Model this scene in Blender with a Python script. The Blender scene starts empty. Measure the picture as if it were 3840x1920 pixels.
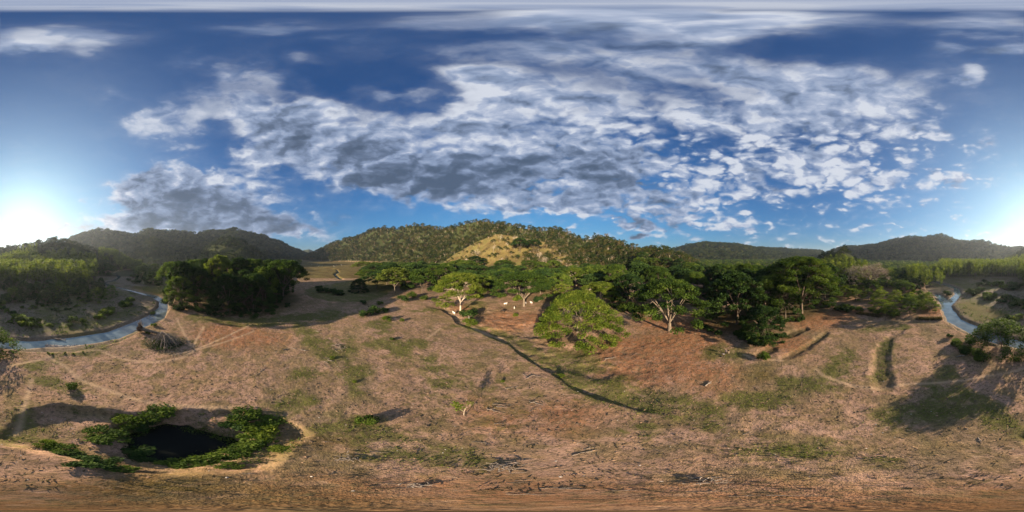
import bpy, math, random
import numpy as np
from mathutils import Vector
PI = math.pi
rad = math.radians
SC = bpy.context.scene
COL = SC.collection
random.seed(7)
RNG = np.random.default_rng(11)

# ------------------------------------------------------------------ camera, sky, sun, exposure
CAMZ = 30.0
SUN_AZ = rad(-171.0)      # compass angle from +Y towards +X
SUN_EL = rad(13.5)
EXPO = 1.60
HAZE = 0.75e-4
cd = bpy.data.cameras.new('camera')
cam = bpy.data.objects.new('camera', cd); COL.objects.link(cam)
cd.type = 'PANO'
cd.panorama_type = 'EQUIRECTANGULAR'
cd.clip_start = 0.05; cd.clip_end = 40000
cam.location = (0, 0, CAMZ); cam.rotation_euler = (rad(90), 0, 0)
SC.camera = cam
SC.render.engine = 'CYCLES'
SC.view_settings.view_transform = 'Standard'
SC.view_settings.look = 'None'
SC.view_settings.exposure = EXPO
SC.view_settings.gamma = 1.0
SC.cycles.max_bounces = 5
SC.cycles.diffuse_bounces = 2
SC.cycles.glossy_bounces = 2
SC.cycles.transmission_bounces = 3
SC.cycles.transparent_max_bounces = 6
SC.cycles.caustics_reflective = False
SC.cycles.caustics_refractive = False
SC.cycles.use_denoising = True

sl = bpy.data.lights.new('sun', 'SUN'); sl.energy = 5.0; sl.angle = rad(0.6); sl.color = (1.0, 0.80, 0.58)
so = bpy.data.objects.new('sun', sl); COL.objects.link(so)
sdir = Vector((math.sin(SUN_AZ)*math.cos(SUN_EL), math.cos(SUN_AZ)*math.cos(SUN_EL), math.sin(SUN_EL)))
so.rotation_euler = sdir.to_track_quat('Z', 'Y').to_euler()
so.location = sdir*200

class NT:
    """tiny node-tree writer"""
    def __init__(s, nt): s.nt = nt; s.n = nt.nodes; s.l = nt.links
    def new(s, t, **kw):
        n = s.n.new(t)
        for k, v in kw.items(): setattr(n, k, v)
        return n
    def put(s, sock, v):
        if v is None: return
        if isinstance(v, bpy.types.NodeSocket): s.l.new(v, sock)
        elif isinstance(v, (tuple, list)):
            v = tuple(v)
            if len(sock.default_value) == 4 and len(v) == 3: v = v+(1,)
            sock.default_value = v
        else: sock.default_value = v
    def m(s, op, a, b=None, c=None, clamp=False):
        n = s.new('ShaderNodeMath', operation=op, use_clamp=clamp)
        for i, v in enumerate((a, b, c)): s.put(n.inputs[i], v)
        return n.outputs[0]
    def v(s, op, a, b=None, c=None, out=0):
        n = s.new('ShaderNodeVectorMath', operation=op)
        for i, v in enumerate((a, b, c)):
            if v is not None: s.put(n.inputs[i], v)
        return n.outputs[out]
    def mr(s, x, a, b, c=0.0, d=1.0, smooth=True):
        n = s.new('ShaderNodeMapRange', interpolation_type='SMOOTHSTEP' if smooth else 'LINEAR')
        for i, v in enumerate((x, a, b, c, d)): s.put(n.inputs[i], v)
        return n.outputs[0]
    def noise(s, vec, scale, detail=4, rough=.55, dist=0.0, lac=2.0):
        n = s.new('ShaderNodeTexNoise')
        s.put(n.inputs['Vector'], vec); n.inputs['Scale'].default_value = scale
        n.inputs['Detail'].default_value = detail; n.inputs['Roughness'].default_value = rough
        n.inputs['Distortion'].default_value = dist; n.inputs['Lacunarity'].default_value = lac
        return n.outputs['Fac']
    def mix(s, f, a, b, mode='MIX'):
        n = s.new('ShaderNodeMix', data_type='RGBA', blend_type=mode)
        s.put(n.inputs[0], f); s.put(n.inputs[6], a); s.put(n.inputs[7], b)
        return n.outputs[2]
    def ramp(s, f, stops):
        n = s.new('ShaderNodeValToRGB'); r = n.color_ramp
        while len(r.elements) > 1: r.elements.remove(r.elements[-1])
        r.elements[0].position = stops[0][0]; r.elements[0].color = tuple(stops[0][1])+(1,)
        for p, c in stops[1:]:
            e = r.elements.new(p); e.color = tuple(c)+(1,)
        s.put(n.inputs[0], f); return n.outputs[0]

# blobs in picture-survey units of the sky: x east-west angle, y height angle, as photo pixels /1.4907
CLOUD = [  # x, y, rx, ry, weight
 (345,335,70,55,.42),(430,300,110,45,.7),(455,365,60,25,.55),(560,255,130,70,.7),(600,175,110,45,.6),(470,160,60,22,.45),
 (690,330,130,120,1.0),(700,210,80,30,.35),(790,260,60,60,.5),(820,340,180,110,1.05),(930,410,170,90,.95),(1080,450,190,75,1.1),(1190,430,170,90,.9),
 (640,400,70,40,.55),(1120,310,190,60,.8),(1010,235,110,22,.6),(1190,190,130,38,.75),(1330,300,200,110,.65),(1230,250,120,50,.5),(1400,420,260,95,.95),
 (1500,220,260,80,.6),(1430,120,280,55,.7),(1560,48,520,34,1.1),(1500,340,120,80,.3),(1600,430,190,70,.7),(1750,155,240,60,.62),(1560,300,90,70,.35),
 (1700,300,120,60,.5),(1900,250,260,110,.62),(1850,380,220,100,.60),(2050,430,240,75,.66),(2100,300,190,130,.55),(2250,240,130,90,.55),(2330,330,110,90,.42),
 (2380,190,90,45,.4),(2370,125,80,28,.6),(2390,450,70,40,.65),(2240,460,140,60,.5),(1500,505,330,42,.85),(1650,545,260,34,.6),(1330,525,150,22,.6),
 (1800,490,200,35,.5),(480,505,230,85,1.45),(410,455,130,50,.7),(560,430,100,18,.5),(620,565,260,48,1.2),(300,565,160,32,.8),(180,585,120,16,.5),(760,585,110,18,.45),(45,590,50,6,.75),(130,580,70,9,.65),(215,505,26,16,.5),
 (285,238,45,16,.4),(2482,350,50,30,.75),(1090,548,42,15,.6),(1608,573,62,24,1.0),(1850,570,70,24,.95),(1925,558,34,14,.5),(2200,569,52,17,.85),(2252,571,18,10,.6),(1645,585,60,12,.4),
 (2460,190,50,28,.65),(2480,240,80,40,.3),(170,85,260,48,.75),(40,125,90,30,.5),(2540,125,110,28,.6),(680,62,230,22,.55),(880,95,120,22,.4),(1000,60,160,30,.4),
 (2150,60,460,38,.6),(2560,60,240,40,.45),(1780,85,280,38,.7),(1080,120,200,30,.3),(2050,205,240,70,.5),(760,155,70,18,.4),(380,510,60,30,.4),(2260,515,150,10,.3),(2050,528,120,10,.4),(1920,600,700,16,.35)]
DARK = [(1060,450,210,75,1.0),(1400,450,200,60,.55),(1250,470,200,60,.55),(500,530,250,55,1.5),(650,565,220,40,1.3),(1560,440,150,50,.5),(1500,300,160,90,.3),
 (1330,370,220,70,.35),(930,370,90,60,.45),(1620,550,250,40,.55),(1900,380,260,50,.15),(1610,583,60,12,.7),(1850,578,60,12,.5),(1700,360,120,60,.45),(1560,170,300,60,.25),(2000,120,500,60,.25),(2080,450,160,30,.35)]

def build_world():
    w = bpy.data.worlds.new('World'); SC.world = w; w.use_nodes = True
    t = NT(w.node_tree); t.n.clear()
    out = t.new('ShaderNodeOutputWorld'); bg = t.new('ShaderNodeBackground')
    sky = t.new('ShaderNodeTexSky', sky_type='NISHITA', sun_disc=False)
    sky.sun_elevation = SUN_EL; sky.sun_rotation = SUN_AZ
    sky.altitude = 100; sky.air_density = 1.0; sky.dust_density = 1.0; sky.ozone_density = 2.5
    tc = t.new('ShaderNodeTexCoord'); d = tc.outputs['Generated']
    sep = t.new('ShaderNodeSeparateXYZ'); t.put(sep.inputs[0], d)
    x, y, z = sep.outputs
    az = t.m('ARCTAN2', x, y)
    el = t.m('ARCSINE', z)
    # survey coordinates
    u = t.m('MULTIPLY_ADD', az, 2576/(2*PI), 1288.0)
    v = t.m('MULTIPLY_ADD', el, -1288/PI, 644.0)
    zc = t.m('MAXIMUM', t.m('ADD', z, .16), .05)
    cb = t.new('ShaderNodeCombineXYZ')
    t.put(cb.inputs[0], t.m('DIVIDE', x, zc)); t.put(cb.inputs[1], t.m('DIVIDE', y, zc)); cb.inputs[2].default_value = 3.7
    p = cb.outputs[0]
    # sphere-space coordinate keeps low clouds from smearing
    q = t.v('MULTIPLY', d, (1.0, 1.0, 1.9))
    # warp of the survey coordinates by noise so that blob outlines are ragged
    wn = t.new('ShaderNodeTexNoise'); t.put(wn.inputs['Vector'], q); wn.inputs['Scale'].default_value = 7; wn.inputs['Detail'].default_value = 4
    uvw = t.new('ShaderNodeCombineXYZ'); t.put(uvw.inputs[0], u); t.put(uvw.inputs[1], v); uvw.inputs[2].default_value = 0
    off = t.v('MULTIPLY', t.v('SUBTRACT', wn.outputs['Color'], (.5, .5, .5)), (170, 100, 0))
    uv = t.v('ADD', uvw.outputs[0], off)
    def blobs(lst):
        acc = None
        for (bx, by, rx, ry, wt) in lst:
            a = t.v('MULTIPLY_ADD', uv, (1/rx, 1/ry, 0), (-bx/rx, -by/ry, 0))
            l = t.v('LENGTH', a, out=1)
            s = t.mr(l, 1.35, .15, 0.0, wt)
            acc = s if acc is None else t.m('ADD', acc, s)
        return acc
    cov = t.m('MINIMUM', blobs(CLOUD), 1.45)
    dk = t.m('MINIMUM', blobs(DARK), 1.0)
    # billowing noise, two looks: flat sheet overhead, ball-like lower
    lowf = t.mr(z, .30, .80)
    wv = t.v('MULTIPLY', t.v('SUBTRACT', wn.outputs['Color'], (.5, .5, .5)), (.16, .16, .10))
    q2 = t.v('ADD', q, wv)
    n1 = t.noise(q2, 4.0, 9, .56, 0)
    n2 = t.noise(p, 1.5, 8, .58, .3)
    n = t.m('ADD', t.m('MULTIPLY', n1, t.m('SUBTRACT', 1.0, lowf)), t.m('MULTIPLY', n2, lowf))
    nbil = t.noise(q2, 10.5, 3, .5, 0)
    def cells(sc, sm):
        vo = t.new('ShaderNodeTexVoronoi', feature='SMOOTH_F1'); t.put(vo.inputs['Vector'], q3); vo.inputs['Scale'].default_value = sc; vo.inputs['Smoothness'].default_value = sm
        return vo.outputs['Distance']
    q3 = t.v('MULTIPLY', t.v('ADD', q, t.v('MULTIPLY', t.v('SUBTRACT', wn.outputs['Color'], (.5, .5, .5)), (.22, .22, .16))), (1, 1, 1.15))
    size = t.mr(nbil, .35, .65)
    c1 = t.m('SUBTRACT', .56, cells(8.0, .45)); c2 = t.m('SUBTRACT', .50, cells(17.0, .45))
    puff = t.m('ADD', t.m('MULTIPLY', c1, t.m('MULTIPLY_ADD', size, -.5, 1.2)), t.m('MULTIPLY', c2, t.m('MULTIPLY_ADD', size, .9, .15)))
    pw = t.m('MULTIPLY', t.mr(x, -.35, .45, .4, 1.75), t.mr(z, .9, .6))
    dens = t.m('ADD', t.m('MULTIPLY', t.m('SUBTRACT', n, .5), t.mr(x, -.3, .5, 2.7, 1.9)), t.m('MULTIPLY', puff, pw))
    dens = t.m('ADD', dens, t.m('MULTIPLY_ADD', cov, 1.32, -.66))
    alpha = t.mr(dens, -.30, .80)
    alpha = t.m('POWER', alpha, 1.15)
    veil = t.m('MULTIPLY', t.mr(dens, -.8, .4), .13)
    alpha = t.m('MAXIMUM', alpha, veil)
    alpha = t.m('MULTIPLY', alpha, .96)
    # relief: smooth noise a small step towards the sun
    sv = (sdir[0]*.03, sdir[1]*.03, .035)
    n1s = t.noise(q2, 6.0, 4, .5, 0); n1b = t.noise(t.v('ADD', q2, sv), 6.0, 4, .5, 0)
    rel = t.m('MULTIPLY', t.m('SUBTRACT', n1s, n1b), 2.7)
    thick = t.mr(t.m('ADD', t.m('MULTIPLY', dens, .45), t.m('ADD', t.m('MULTIPLY', t.m('SUBTRACT', n1s, .5), 1.3), t.m('MULTIPLY', cov, .55))), .30, 1.75)
    big = t.m('MULTIPLY', t.m('SUBTRACT', t.noise(q, 2.2, 3, .5, 0), .5), .9)
    lit = t.m('ADD', t.m('MULTIPLY_ADD', thick, -.47, .90), rel)
    lit = t.m('ADD', lit, big)
    lit = t.m('ADD', lit, t.m('MULTIPLY', puff, t.m('MULTIPLY', pw, .42)))
    lit = t.m('SUBTRACT', lit, t.m('MULTIPLY', dk, .29), clamp=True)
    ccol = t.ramp(lit, [(0.0, (.085, .120, .180)), (.28, (.140, .185, .272)), (.60, (.29, .36, .50)), (.85, (.50, .55, .66)), (1.0, (.72, .74, .78))])
    # towards the sun the cloud rims turn bright and warm
    sd = t.v('DOT_PRODUCT', d, tuple(sdir), out=1)
    glow = t.mr(sd, .80, 1.0)
    ccol = t.mix(t.m('MULTIPLY', glow, .5), ccol, (1.25, 1.12, .98))
    SKYS = .050
    skyc = t.mix(1.0, sky.outputs[0], (.32, .80, 1.50), 'MULTIPLY')
    skyc = t.v('MULTIPLY', skyc, (SKYS, SKYS, SKYS))
    dkn = t.new('ShaderNodeVectorMath', operation='SCALE'); t.put(dkn.inputs[0], skyc); t.put(dkn.inputs[3], t.mr(z, .25, .9, 1.0, .84)); skyc = dkn.outputs[0]
    gl = t.m('POWER', t.mr(sd, .0, 1.0, smooth=False), 3.2)
    skyc = t.v('DIVIDE', skyc, t.v('MULTIPLY_ADD', skyc, (2.2, 2.2, 2.1), (1, 1, 1)))
    ga = t.new('ShaderNodeVectorMath', operation='SCALE'); ga.inputs[0].default_value = (.075, .080, .062); t.put(ga.inputs[3], gl)
    skyc = t.v('ADD', skyc, ga.outputs[0])
    ccol = t.v('MULTIPLY', ccol, (.315, .325, .345))
    zen = t.m('MULTIPLY', t.mr(z, .9965, .9995), .75)
    ft = t.m('MAXIMUM', t.m('MULTIPLY', alpha, t.mr(z, -.02, .02)), zen)
    # veil of brightness round the sun
    fin = t.mix(ft, skyc, ccol)
    t.put(bg.inputs[0], fin); bg.inputs[1].default_value = 1.0
    t.l.new(bg.outputs[0], out.inputs[0])
    w.cycles.sampling_method = 'MANUAL'; w.cycles.sample_map_resolution = 512
build_world()

# ------------------------------------------------------------------ helpers
def tag(o, label=None, cat=None, group=None, kind=None):
    if label: o['label'] = label
    if cat: o['category'] = cat
    if group: o['group'] = group
    if kind: o['kind'] = kind
    return o
def empty(name, loc=(0, 0, 0), rz=0.0, sc=1.0):
    o = bpy.data.objects.new(name, None); COL.objects.link(o)
    o.empty_display_size = .2
    o.location = loc; o.rotation_euler = (0, 0, rz); o.scale = (sc,)*3 if not isinstance(sc, tuple) else sc
    return o
def mesh_np(name, V, F, mat=None, smooth=False, attrs=None):
    V = np.asarray(V, dtype=np.float32); F = np.asarray(F, dtype=np.int32)
    me = bpy.data.meshes.new(name)
    k = F.shape[1]
    me.vertices.add(len(V)); me.vertices.foreach_set('co', V.ravel())
    me.loops.add(F.size); me.loops.foreach_set('vertex_index', F.ravel())
    me.polygons.add(len(F))
    me.polygons.foreach_set('loop_start', np.arange(0, F.size, k, dtype=np.int32))
    me.polygons.foreach_set('use_smooth', np.full(len(F), smooth))
    me.update(calc_edges=True)
    if attrs:
        for an, (ty, arr) in attrs.items():
            a = me.attributes.new(an, ty, 'POINT')
            a.data.foreach_set('value' if ty == 'FLOAT' else ('color' if ty == 'FLOAT_COLOR' else 'vector'), np.asarray(arr, np.float32).ravel())
    if mat: me.materials.append(mat)
    return me
def ob(name, me, parent=None, loc=(0, 0, 0), link=True):
    o = bpy.data.objects.new(name, me)
    if link: COL.objects.link(o)
    o.location = loc
    if parent: o.parent = parent
    return o
def copy_tree(o, parent=None):
    c = o.copy(); COL.objects.link(c); c.parent = parent
    for ch in list(o.children): copy_tree(ch, c)
    return c

def sstep(a, b, x):
    t = np.clip((x-a)/(b-a), 0, 1); return t*t*(3-2*t)
def _hash(ix, iy, seed):
    n = (ix.astype(np.int64)*374761393 + iy.astype(np.int64)*668265263 + seed*1442695041) & 0xffffffff
    n = ((n ^ (n >> 13))*1274126177) & 0xffffffff
    n = n ^ (n >> 16)
    return (n & 0xffffff)/float(0xffffff)
def vnoise(x, y, seed=0):
    ix = np.floor(x); iy = np.floor(y); fx = x-ix; fy = y-iy
    fx = fx*fx*(3-2*fx); fy = fy*fy*(3-2*fy)
    a = _hash(ix, iy, seed); b = _hash(ix+1, iy, seed); c = _hash(ix, iy+1, seed); d = _hash(ix+1, iy+1, seed)
    return (a*(1-fx)+b*fx)*(1-fy)+(c*(1-fx)+d*fx)*fy
def fbm(x, y, scale, oct=4, seed=0):
    s = 0; a = .5; tot = 0
    for i in range(oct):
        s = s+a*vnoise(x/scale+17.3*i, y/scale-9.1*i, seed+i); tot += a; a *= .5; scale *= .5
    return s/tot*2-1

# photo pixel -> angles (survey of the place, taken from 30 m up)
def AZ(px): return (np.asarray(px, float)/3840-.5)*2*PI
def DEP(py): return (np.asarray(py, float)-960)/1920*PI
def G(px, py, z=0.0):
    r = (CAMZ-z)/np.tan(DEP(py)); a = AZ(px)
    return (float(r*np.sin(a)), float(r*np.cos(a)))

# ------------------------------------------------------------------ terrain survey
BANK = [(3470,1085),(3500,1110),(3522,1150),(3540,1203),(3590,1240),(3650,1266),(3700,1298),(3760,1308),(3840,1310),
        (3930,1321),(4120,1322),(4220,1302),(4290,1282),(4335,1260),(4390,1227),(4455,1200),(4477,1160),(4490,1140),(4500,1100)]
BK_px = np.array([3440,3460]+[b[0] for b in BANK]+[4508,4520]); BK_r = np.array([6000,400]+[30/math.tan((b[1]-960)/1920*PI) for b in BANK]+[400,6000])
SCARP = [(1590,1150),(1650,1160),(1695,1186),(1710,1212),(1780,1238),(1845,1268),(1905,1292),(1940,1322),(1980,1352),(2000,1362),(2060,1398),(2130,1452),(2230,1497),(2320,1528),(2425,1548),(2500,1560),(2570,1568)]
SP_px = np.array([s[0] for s in SCARP]); SP_r = np.array([30/math.tan((s[1]-960)/1920*PI) for s in SCARP])
SD_px = np.array([1592,1640,1700,2000,2130,2300,2460,2540]); SD_d = np.array([0,.6,1.0,.95,.8,.6,.25,0])
RIV = [[(3840+60,1292,7),(3840,1295,7),(3700,1262,8),(3635,1230,9),(3580,1202,9),(3552,1160,8),(3538,1125,8),(3516,1107,6)],
       [(3552,1150,5),(3570,1127,7),(3592,1105,7),(3585,1082,6),(3550,1070,6),(3510,1057,5),(3470,1046,5),(3420,1038,5)],
       [(0,1293,7),(60,1296,7),(160,1290,7),(300,1278,8),(425,1256,9),(525,1215,10),(585,1188,11),(612,1155,8),(612,1132,6),(580,1112,8),(500,1093,5),(450,1081,7),(415,1074,8),(390,1061,5),(430,1052,7),(447,1040,5),(428,1022,6),(400,1012,6)]]
CREEK = [[(1170,996,5),(1225,1006,4),(1262,1012,4),(1270,1022,4),(1256,1030,5),(1268,1042,5),(1282,1050,6)]]
def poly_world(pl, z): return [(*G(a, b, z), w*(.68 if z < -2.9 else 1)) for a, b, w in pl]
RIVW = [poly_world(p, -3.0) for p in RIV]
CRW = [poly_world(p, -3.0) for p in CREEK]
def dist_poly(x, y, pls):
    """signed distance outside the half width of a set of polylines of (x, y, width)"""
    best = np.full(x.shape, 1e6)
    for pl in pls:
        if len(pl) == 1:
            best = np.minimum(best, np.hypot(x-pl[0][0], y-pl[0][1])-pl[0][2]/2); continue
        for (x0, y0, w0), (x1, y1, w1) in zip(pl[:-1], pl[1:]):
            dx, dy = x1-x0, y1-y0; L = dx*dx+dy*dy+1e-9
            t = np.clip(((x-x0)*dx+(y-y0)*dy)/L, 0, 1)
            best = np.minimum(best, np.hypot(x-x0-t*dx, y-y0-t*dy)-(w0+(w1-w0)*t)/2)
    return best
def sdist_ring(x, y, ring):
    """positive inside"""
    n = len(ring); d = np.full(x.shape, 1e6); ins = np.zeros(x.shape, bool)
    for i in range(n):
        x0, y0 = ring[i]; x1, y1 = ring[(i+1) % n]
        dx, dy = x1-x0, y1-y0; t = np.clip(((x-x0)*dx+(y-y0)*dy)/(dx*dx+dy*dy+1e-9), 0, 1)
        d = np.minimum(d, np.hypot(x-x0-t*dx, y-y0-t*dy))
        c = ((y0 > y) != (y1 > y)) & (x < (x1-x0)*(y-y0)/(y1-y0+1e-12)+x0); ins ^= c
    return np.where(ins, d, -d)
RIM = [G(a, b) for a, b in [(60,1560),(180,1512),(330,1524),(480,1540),(620,1534),(780,1536),(900,1540),(1020,1552),(1120,1580),(1172,1612),(1188,1640),(1140,1672),(1085,1705),(980,1752),(800,1782),(600,1792),(440,1778),(300,1742),(150,1700),(30,1668),(0,1640)]]
PONDR = [G(a, b, -2.6) for a, b in [(497,1643),(560,1618),(626,1604),(690,1612),(745,1630),(800,1640),(850,1652),(868,1668),(820,1685),(760,1698),(700,1712),(646,1724),(590,1716),(545,1702),(520,1680),(500,1660)]]
DITCH = [poly_world(p, 0) for p in [[(3390,1236,1),(3345,1262,2),(3318,1290,3),(3305,1330,3.2),(3305,1400,3.4),(3318,1452,3)],
         [(3100,1248,1),(3040,1290,2),(2985,1322,2.6),(2935,1342,1)],[(3020,1232,2),(2980,1246,4),(2950,1262,2)],[(2890,1310,3),(2850,1328,3)]]]

# hills: (px, py of the skyline, ridge distance, foot distance)
HILLS = [
 dict(th=9, back=300, pts=[(-80,930,620,300),(0,934,600,280),(75,917,520,260),(165,903,450,260),(200,896,440,255),(250,897,440,255),(280,908,440,260),(350,932,430,280),(430,948,430,300),(500,958,430,330)]),
 dict(th=11, back=900, pts=[(200,925,1100,620),(270,884,1100,620),(330,866,1100,600),(365,856,1100,600),(415,864,1080,600),(475,876,1050,560),(500,880,1000,540),(555,860,980,520),(640,866,1000,500),(750,871,1050,520),(800,866,1050,560),(840,861,1050,600),(880,856,1050,620),(920,866,1100,650),(985,881,1200,750),(1040,903,1350,900),(1085,924,1500,1000),(1125,940,1700,1100),(1190,952,1800,1200)]),
 dict(th=9, back=2000, pts=[(1040,945,3200,1900),(1125,939,3200,1900),(1160,933,3200,1900),(1185,945,3200,1900),(1230,952,3200,1900),(1260,958,3200,2000)]),
 dict(th=8, back=260, pts=[(715,955,640,420),(760,937,620,380),(810,905,610,360),(850,893,600,350),(870,891,600,350),(905,898,600,350),(945,925,620,380),(980,949,640,420),(1010,958,650,440)]),
 dict(th=5, back=150, pts=[(500,955,640,480),(540,915,640,470),(575,896,640,460),(605,905,640,460),(645,935,640,480),(680,955,650,500)]),
 dict(th=10, back=900, pts=[(1130,962,1250,1000),(1150,958,1200,960),(1195,935,1150,900),(1270,902,1080,840),(1335,884,1000,780),(1400,858,950,720),(1465,850,900,640),(1495,858,860,600),(1540,846,820,540),(1600,844,780,500),(1670,850,720,450),(1715,838,660,420),(1764,834,640,400),(1820,820,620,390),(1855,825,610,380),(1930,840,580,370),(2010,855,540,350),(2075,850,520,330),(2130,868,500,310),(2185,888,470,290),(2260,880,440,260),(2305,894,420,240),(2345,908,380,220),(2400,927,340,200),(2470,928,330,190),(2510,936,330,190),(2560,948,340,200),(2620,960,350,220)]),
 dict(th=1, back=160, pts=[(1640,965,430,300),(1705,948,400,265),(1760,920,380,235),(1820,896,365,222),(1860,882,355,215),(1895,877,350,212),(1940,882,350,212),(2000,893,350,215),(2060,908,350,215),(2120,930,350,220),(2180,955,360,230)]),
 dict(th=12, back=900, pts=[(2480,950,1300,900),(2520,936,1300,900),(2590,917,1300,880),(2655,911,1300,860),(2720,911,1300,860),(2780,915,1300,880),(2840,929,1400,900),(2930,934,1500,1000),(3000,937,1500,1000),(3080,942,1600,1100),(3130,955,1600,1200)]),
 dict(th=12, back=700, pts=[(3080,950,1150,760),(3120,938,1150,760),(3175,924,1150,750),(3260,919,1120,740),(3300,913,1100,720),(3365,896,1100,700),(3430,890,1080,700),(3465,895,1080,690),(3500,882,1080,690),(3525,876,1080,690),(3550,884,1080,690),(3580,898,1080,700),(3620,908,1080,700),(3660,904,1080,700),(3705,906,1080,700),(3740,919,1100,720),(3800,930,1120,740),(3825,927,1120,740),(3870,938,1120,760),(3930,950,1120,780)]),
 dict(th=9, back=90, pts=[(3050,962,300,225),(3085,944,290,215),(3115,932,285,210),(3140,929,285,210),(3170,931,285,210),(3200,944,290,215),(3230,962,300,225)]),
]
for h in HILLS:
    a = np.array(h['pts'], float)
    h['a'] = a; h['z'] = CAMZ + a[:, 2]*np.tan((960-a[:, 1])/1920*PI) - h['th']*.85
    h['z'][0] = min(h['z'][0], 2); h['z'][-1] = min(h['z'][-1], 2)
def hill_h(x, y, r, px):
    out = np.zeros(x.shape); frac = np.zeros(x.shape); which = np.full(x.shape, -1)
    for k, h in enumerate(HILLS):
        a = h['a']; lo, hi = a[0, 0], a[-1, 0]
        for sh in (0, 3840, -3840):
            p = px+sh; ok = (p > lo) & (p < hi)
            if not ok.any(): continue
            pp = p[ok]; rr = np.interp(pp, a[:, 0], a[:, 2]); rf = np.interp(pp, a[:, 0], a[:, 3]); zz = np.maximum(np.interp(pp, a[:, 0], h['z']), 0)
            xo, yo, ro = x[ok], y[ok], r[ok]
            w = fbm(xo, yo, 140, 3, 40+k)
            ro2 = ro + w*(rr-rf)*.16*np.clip((rr-ro)/(rr-rf), 0, 1)
            t = np.clip((ro2-rf)/(rr-rf), 0, 1); b = np.clip((ro-rr)/h['back'], 0, 1)
            s = t**1.25*(1.25-.25*t) * (1-b*b*(3-2*b))
            sp = (1-np.abs(fbm(xo, yo, np.maximum(90, rr*.11).mean(), 3, 60+k))*2.0)
            hh = zz*s*(1-.36*(1-sp)*np.sin(PI*t)*(b == 0))
            hh = hh*(1+.10*fbm(xo, yo, np.maximum(70, rr*.09).mean(), 4, 80+k)*sstep(.3, .9, t))
            cur = out[ok]; m = hh > cur
            cur = np.where(m, hh, cur); out[ok] = cur
            f = frac[ok]; f = np.where(m, t, f); frac[ok] = f
            wv = which[ok]; wv = np.where(m & (hh > 1.5), k, wv); which[ok] = wv
    return out, frac, which
def px_of(x, y): return (np.arctan2(x, y)/(2*PI)+.5)*3840
def low_mask(r, px):
    p = np.where(px < 2000, px+3840, px)
    rb = np.interp(p, BK_px, BK_r, left=1e5, right=1e5)
    return r-rb
def H(x, y, full=False):
    x = np.atleast_1d(np.asarray(x, float)); y = np.atleast_1d(np.asarray(y, float))
    r = np.hypot(x, y); px = px_of(x, y)
    z = .22*fbm(x, y, 14, 3, 1)+.5*fbm(x, y, 60, 2, 2)*sstep(20, 80, r)
    near = r < 140
    z = z+np.where(near, .09*fbm(x, y, 1.6, 3, 5)+.10*fbm(x, y, 4.5, 3, 6), 0)
    jag = .9*fbm(x, y, 5, 3, 8)
    lm = low_mask(r, px)+jag*np.minimum(r/60, 1.5)
    low = sstep(0, 1.6, lm)
    lowz = -2.15+.25*fbm(x, y, 25, 3, 3)+.6*sstep(60, 260, lm)
    z = z*(1-low)+lowz*low
    # scarp across the middle
    rs = np.interp(px, SP_px, SP_r, left=1e5, right=1e5); ds = np.interp(px, SD_px, SD_d)
    q = r-rs+jag*.9
    z = z-ds*(.55+.75*sstep(-.45,.35,fbm(x, y, 6, 3, 31)))*sstep(0, .75, q)*(1-.75*sstep(10, 60, q))
    # ditches, pond hollow
    nr = r < 75
    if nr.any():
        xn, yn = x[nr], y[nr]; zn = z[nr]
        dd = dist_poly(xn, yn, DITCH)+.8*fbm(xn, yn, 3, 3, 9)
        zn = zn-.5*(1-sstep(-1.0, 1.3, dd))
        sr = sdist_ring(xn, yn, RIM)+1.1*fbm(xn, yn, 4, 3, 12)
        zn = zn-1.05*sstep(-.2, 1.5, sr)
        sp = sdist_ring(xn, yn, PONDR)+.9*fbm(xn, yn, 2.6, 4, 13)
        tgt = -3.2+0*zn
        f = sstep(-3.6, .3, sp); zn = zn*(1-f)+tgt*f
        z[nr] = zn
    mr = r < 420
    dr = np.full(x.shape, 1e3)
    if mr.any():
        d = dist_poly(x[mr], y[mr], RIVW)+.8*fbm(x[mr], y[mr], 7, 3, 15); dr[mr] = d
        f = 1-sstep(-1.6, 2.6, d); z[mr] = z[mr]*(1-f)+(-3.8)*f
    fr = (r > 150) & (r < 700) & (px > 1100) & (px < 1420)
    if fr.any():
        d = dist_poly(x[fr], y[fr], CRW); dr[fr] = d
        z[fr] = z[fr]-1.6*sstep(150, 240, r[fr])
        f = 1-sstep(-2, 3, d); z[fr] = z[fr]*(1-f)+(-3.6)*f
    hh, frac, which = hill_h(x, y, r, px)
    z = z+hh
    if full: return z, dict(r=r, px=px, lm=lm, q=q, dr=dr, hh=hh, frac=frac, which=which)
    return z
def Hs(x, y): return float(H(x, y)[0])
_rr = np.concatenate([np.arange(3, 120, .25), np.geomspace(120, 3000, 700)])
def P(px, py, dz=0.0):
    """ground point seen in photo pixel (px, py)"""
    a = float(AZ(px)); s = math.sin(a); c = math.cos(a)
    h = H(_rr*s, _rr*c)+dz; line = CAMZ-_rr*math.tan(float(DEP(py)))
    i = np.argmax(line <= h) if (line <= h).any() else len(_rr)-1
    r = _rr[i]; return Vector((r*s, r*c, Hs(r*s, r*c)))
def PD(px, d):
    a = float(AZ(px)); x = d*math.sin(a); y = d*math.cos(a); return Vector((x, y, Hs(x, y)))

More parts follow.
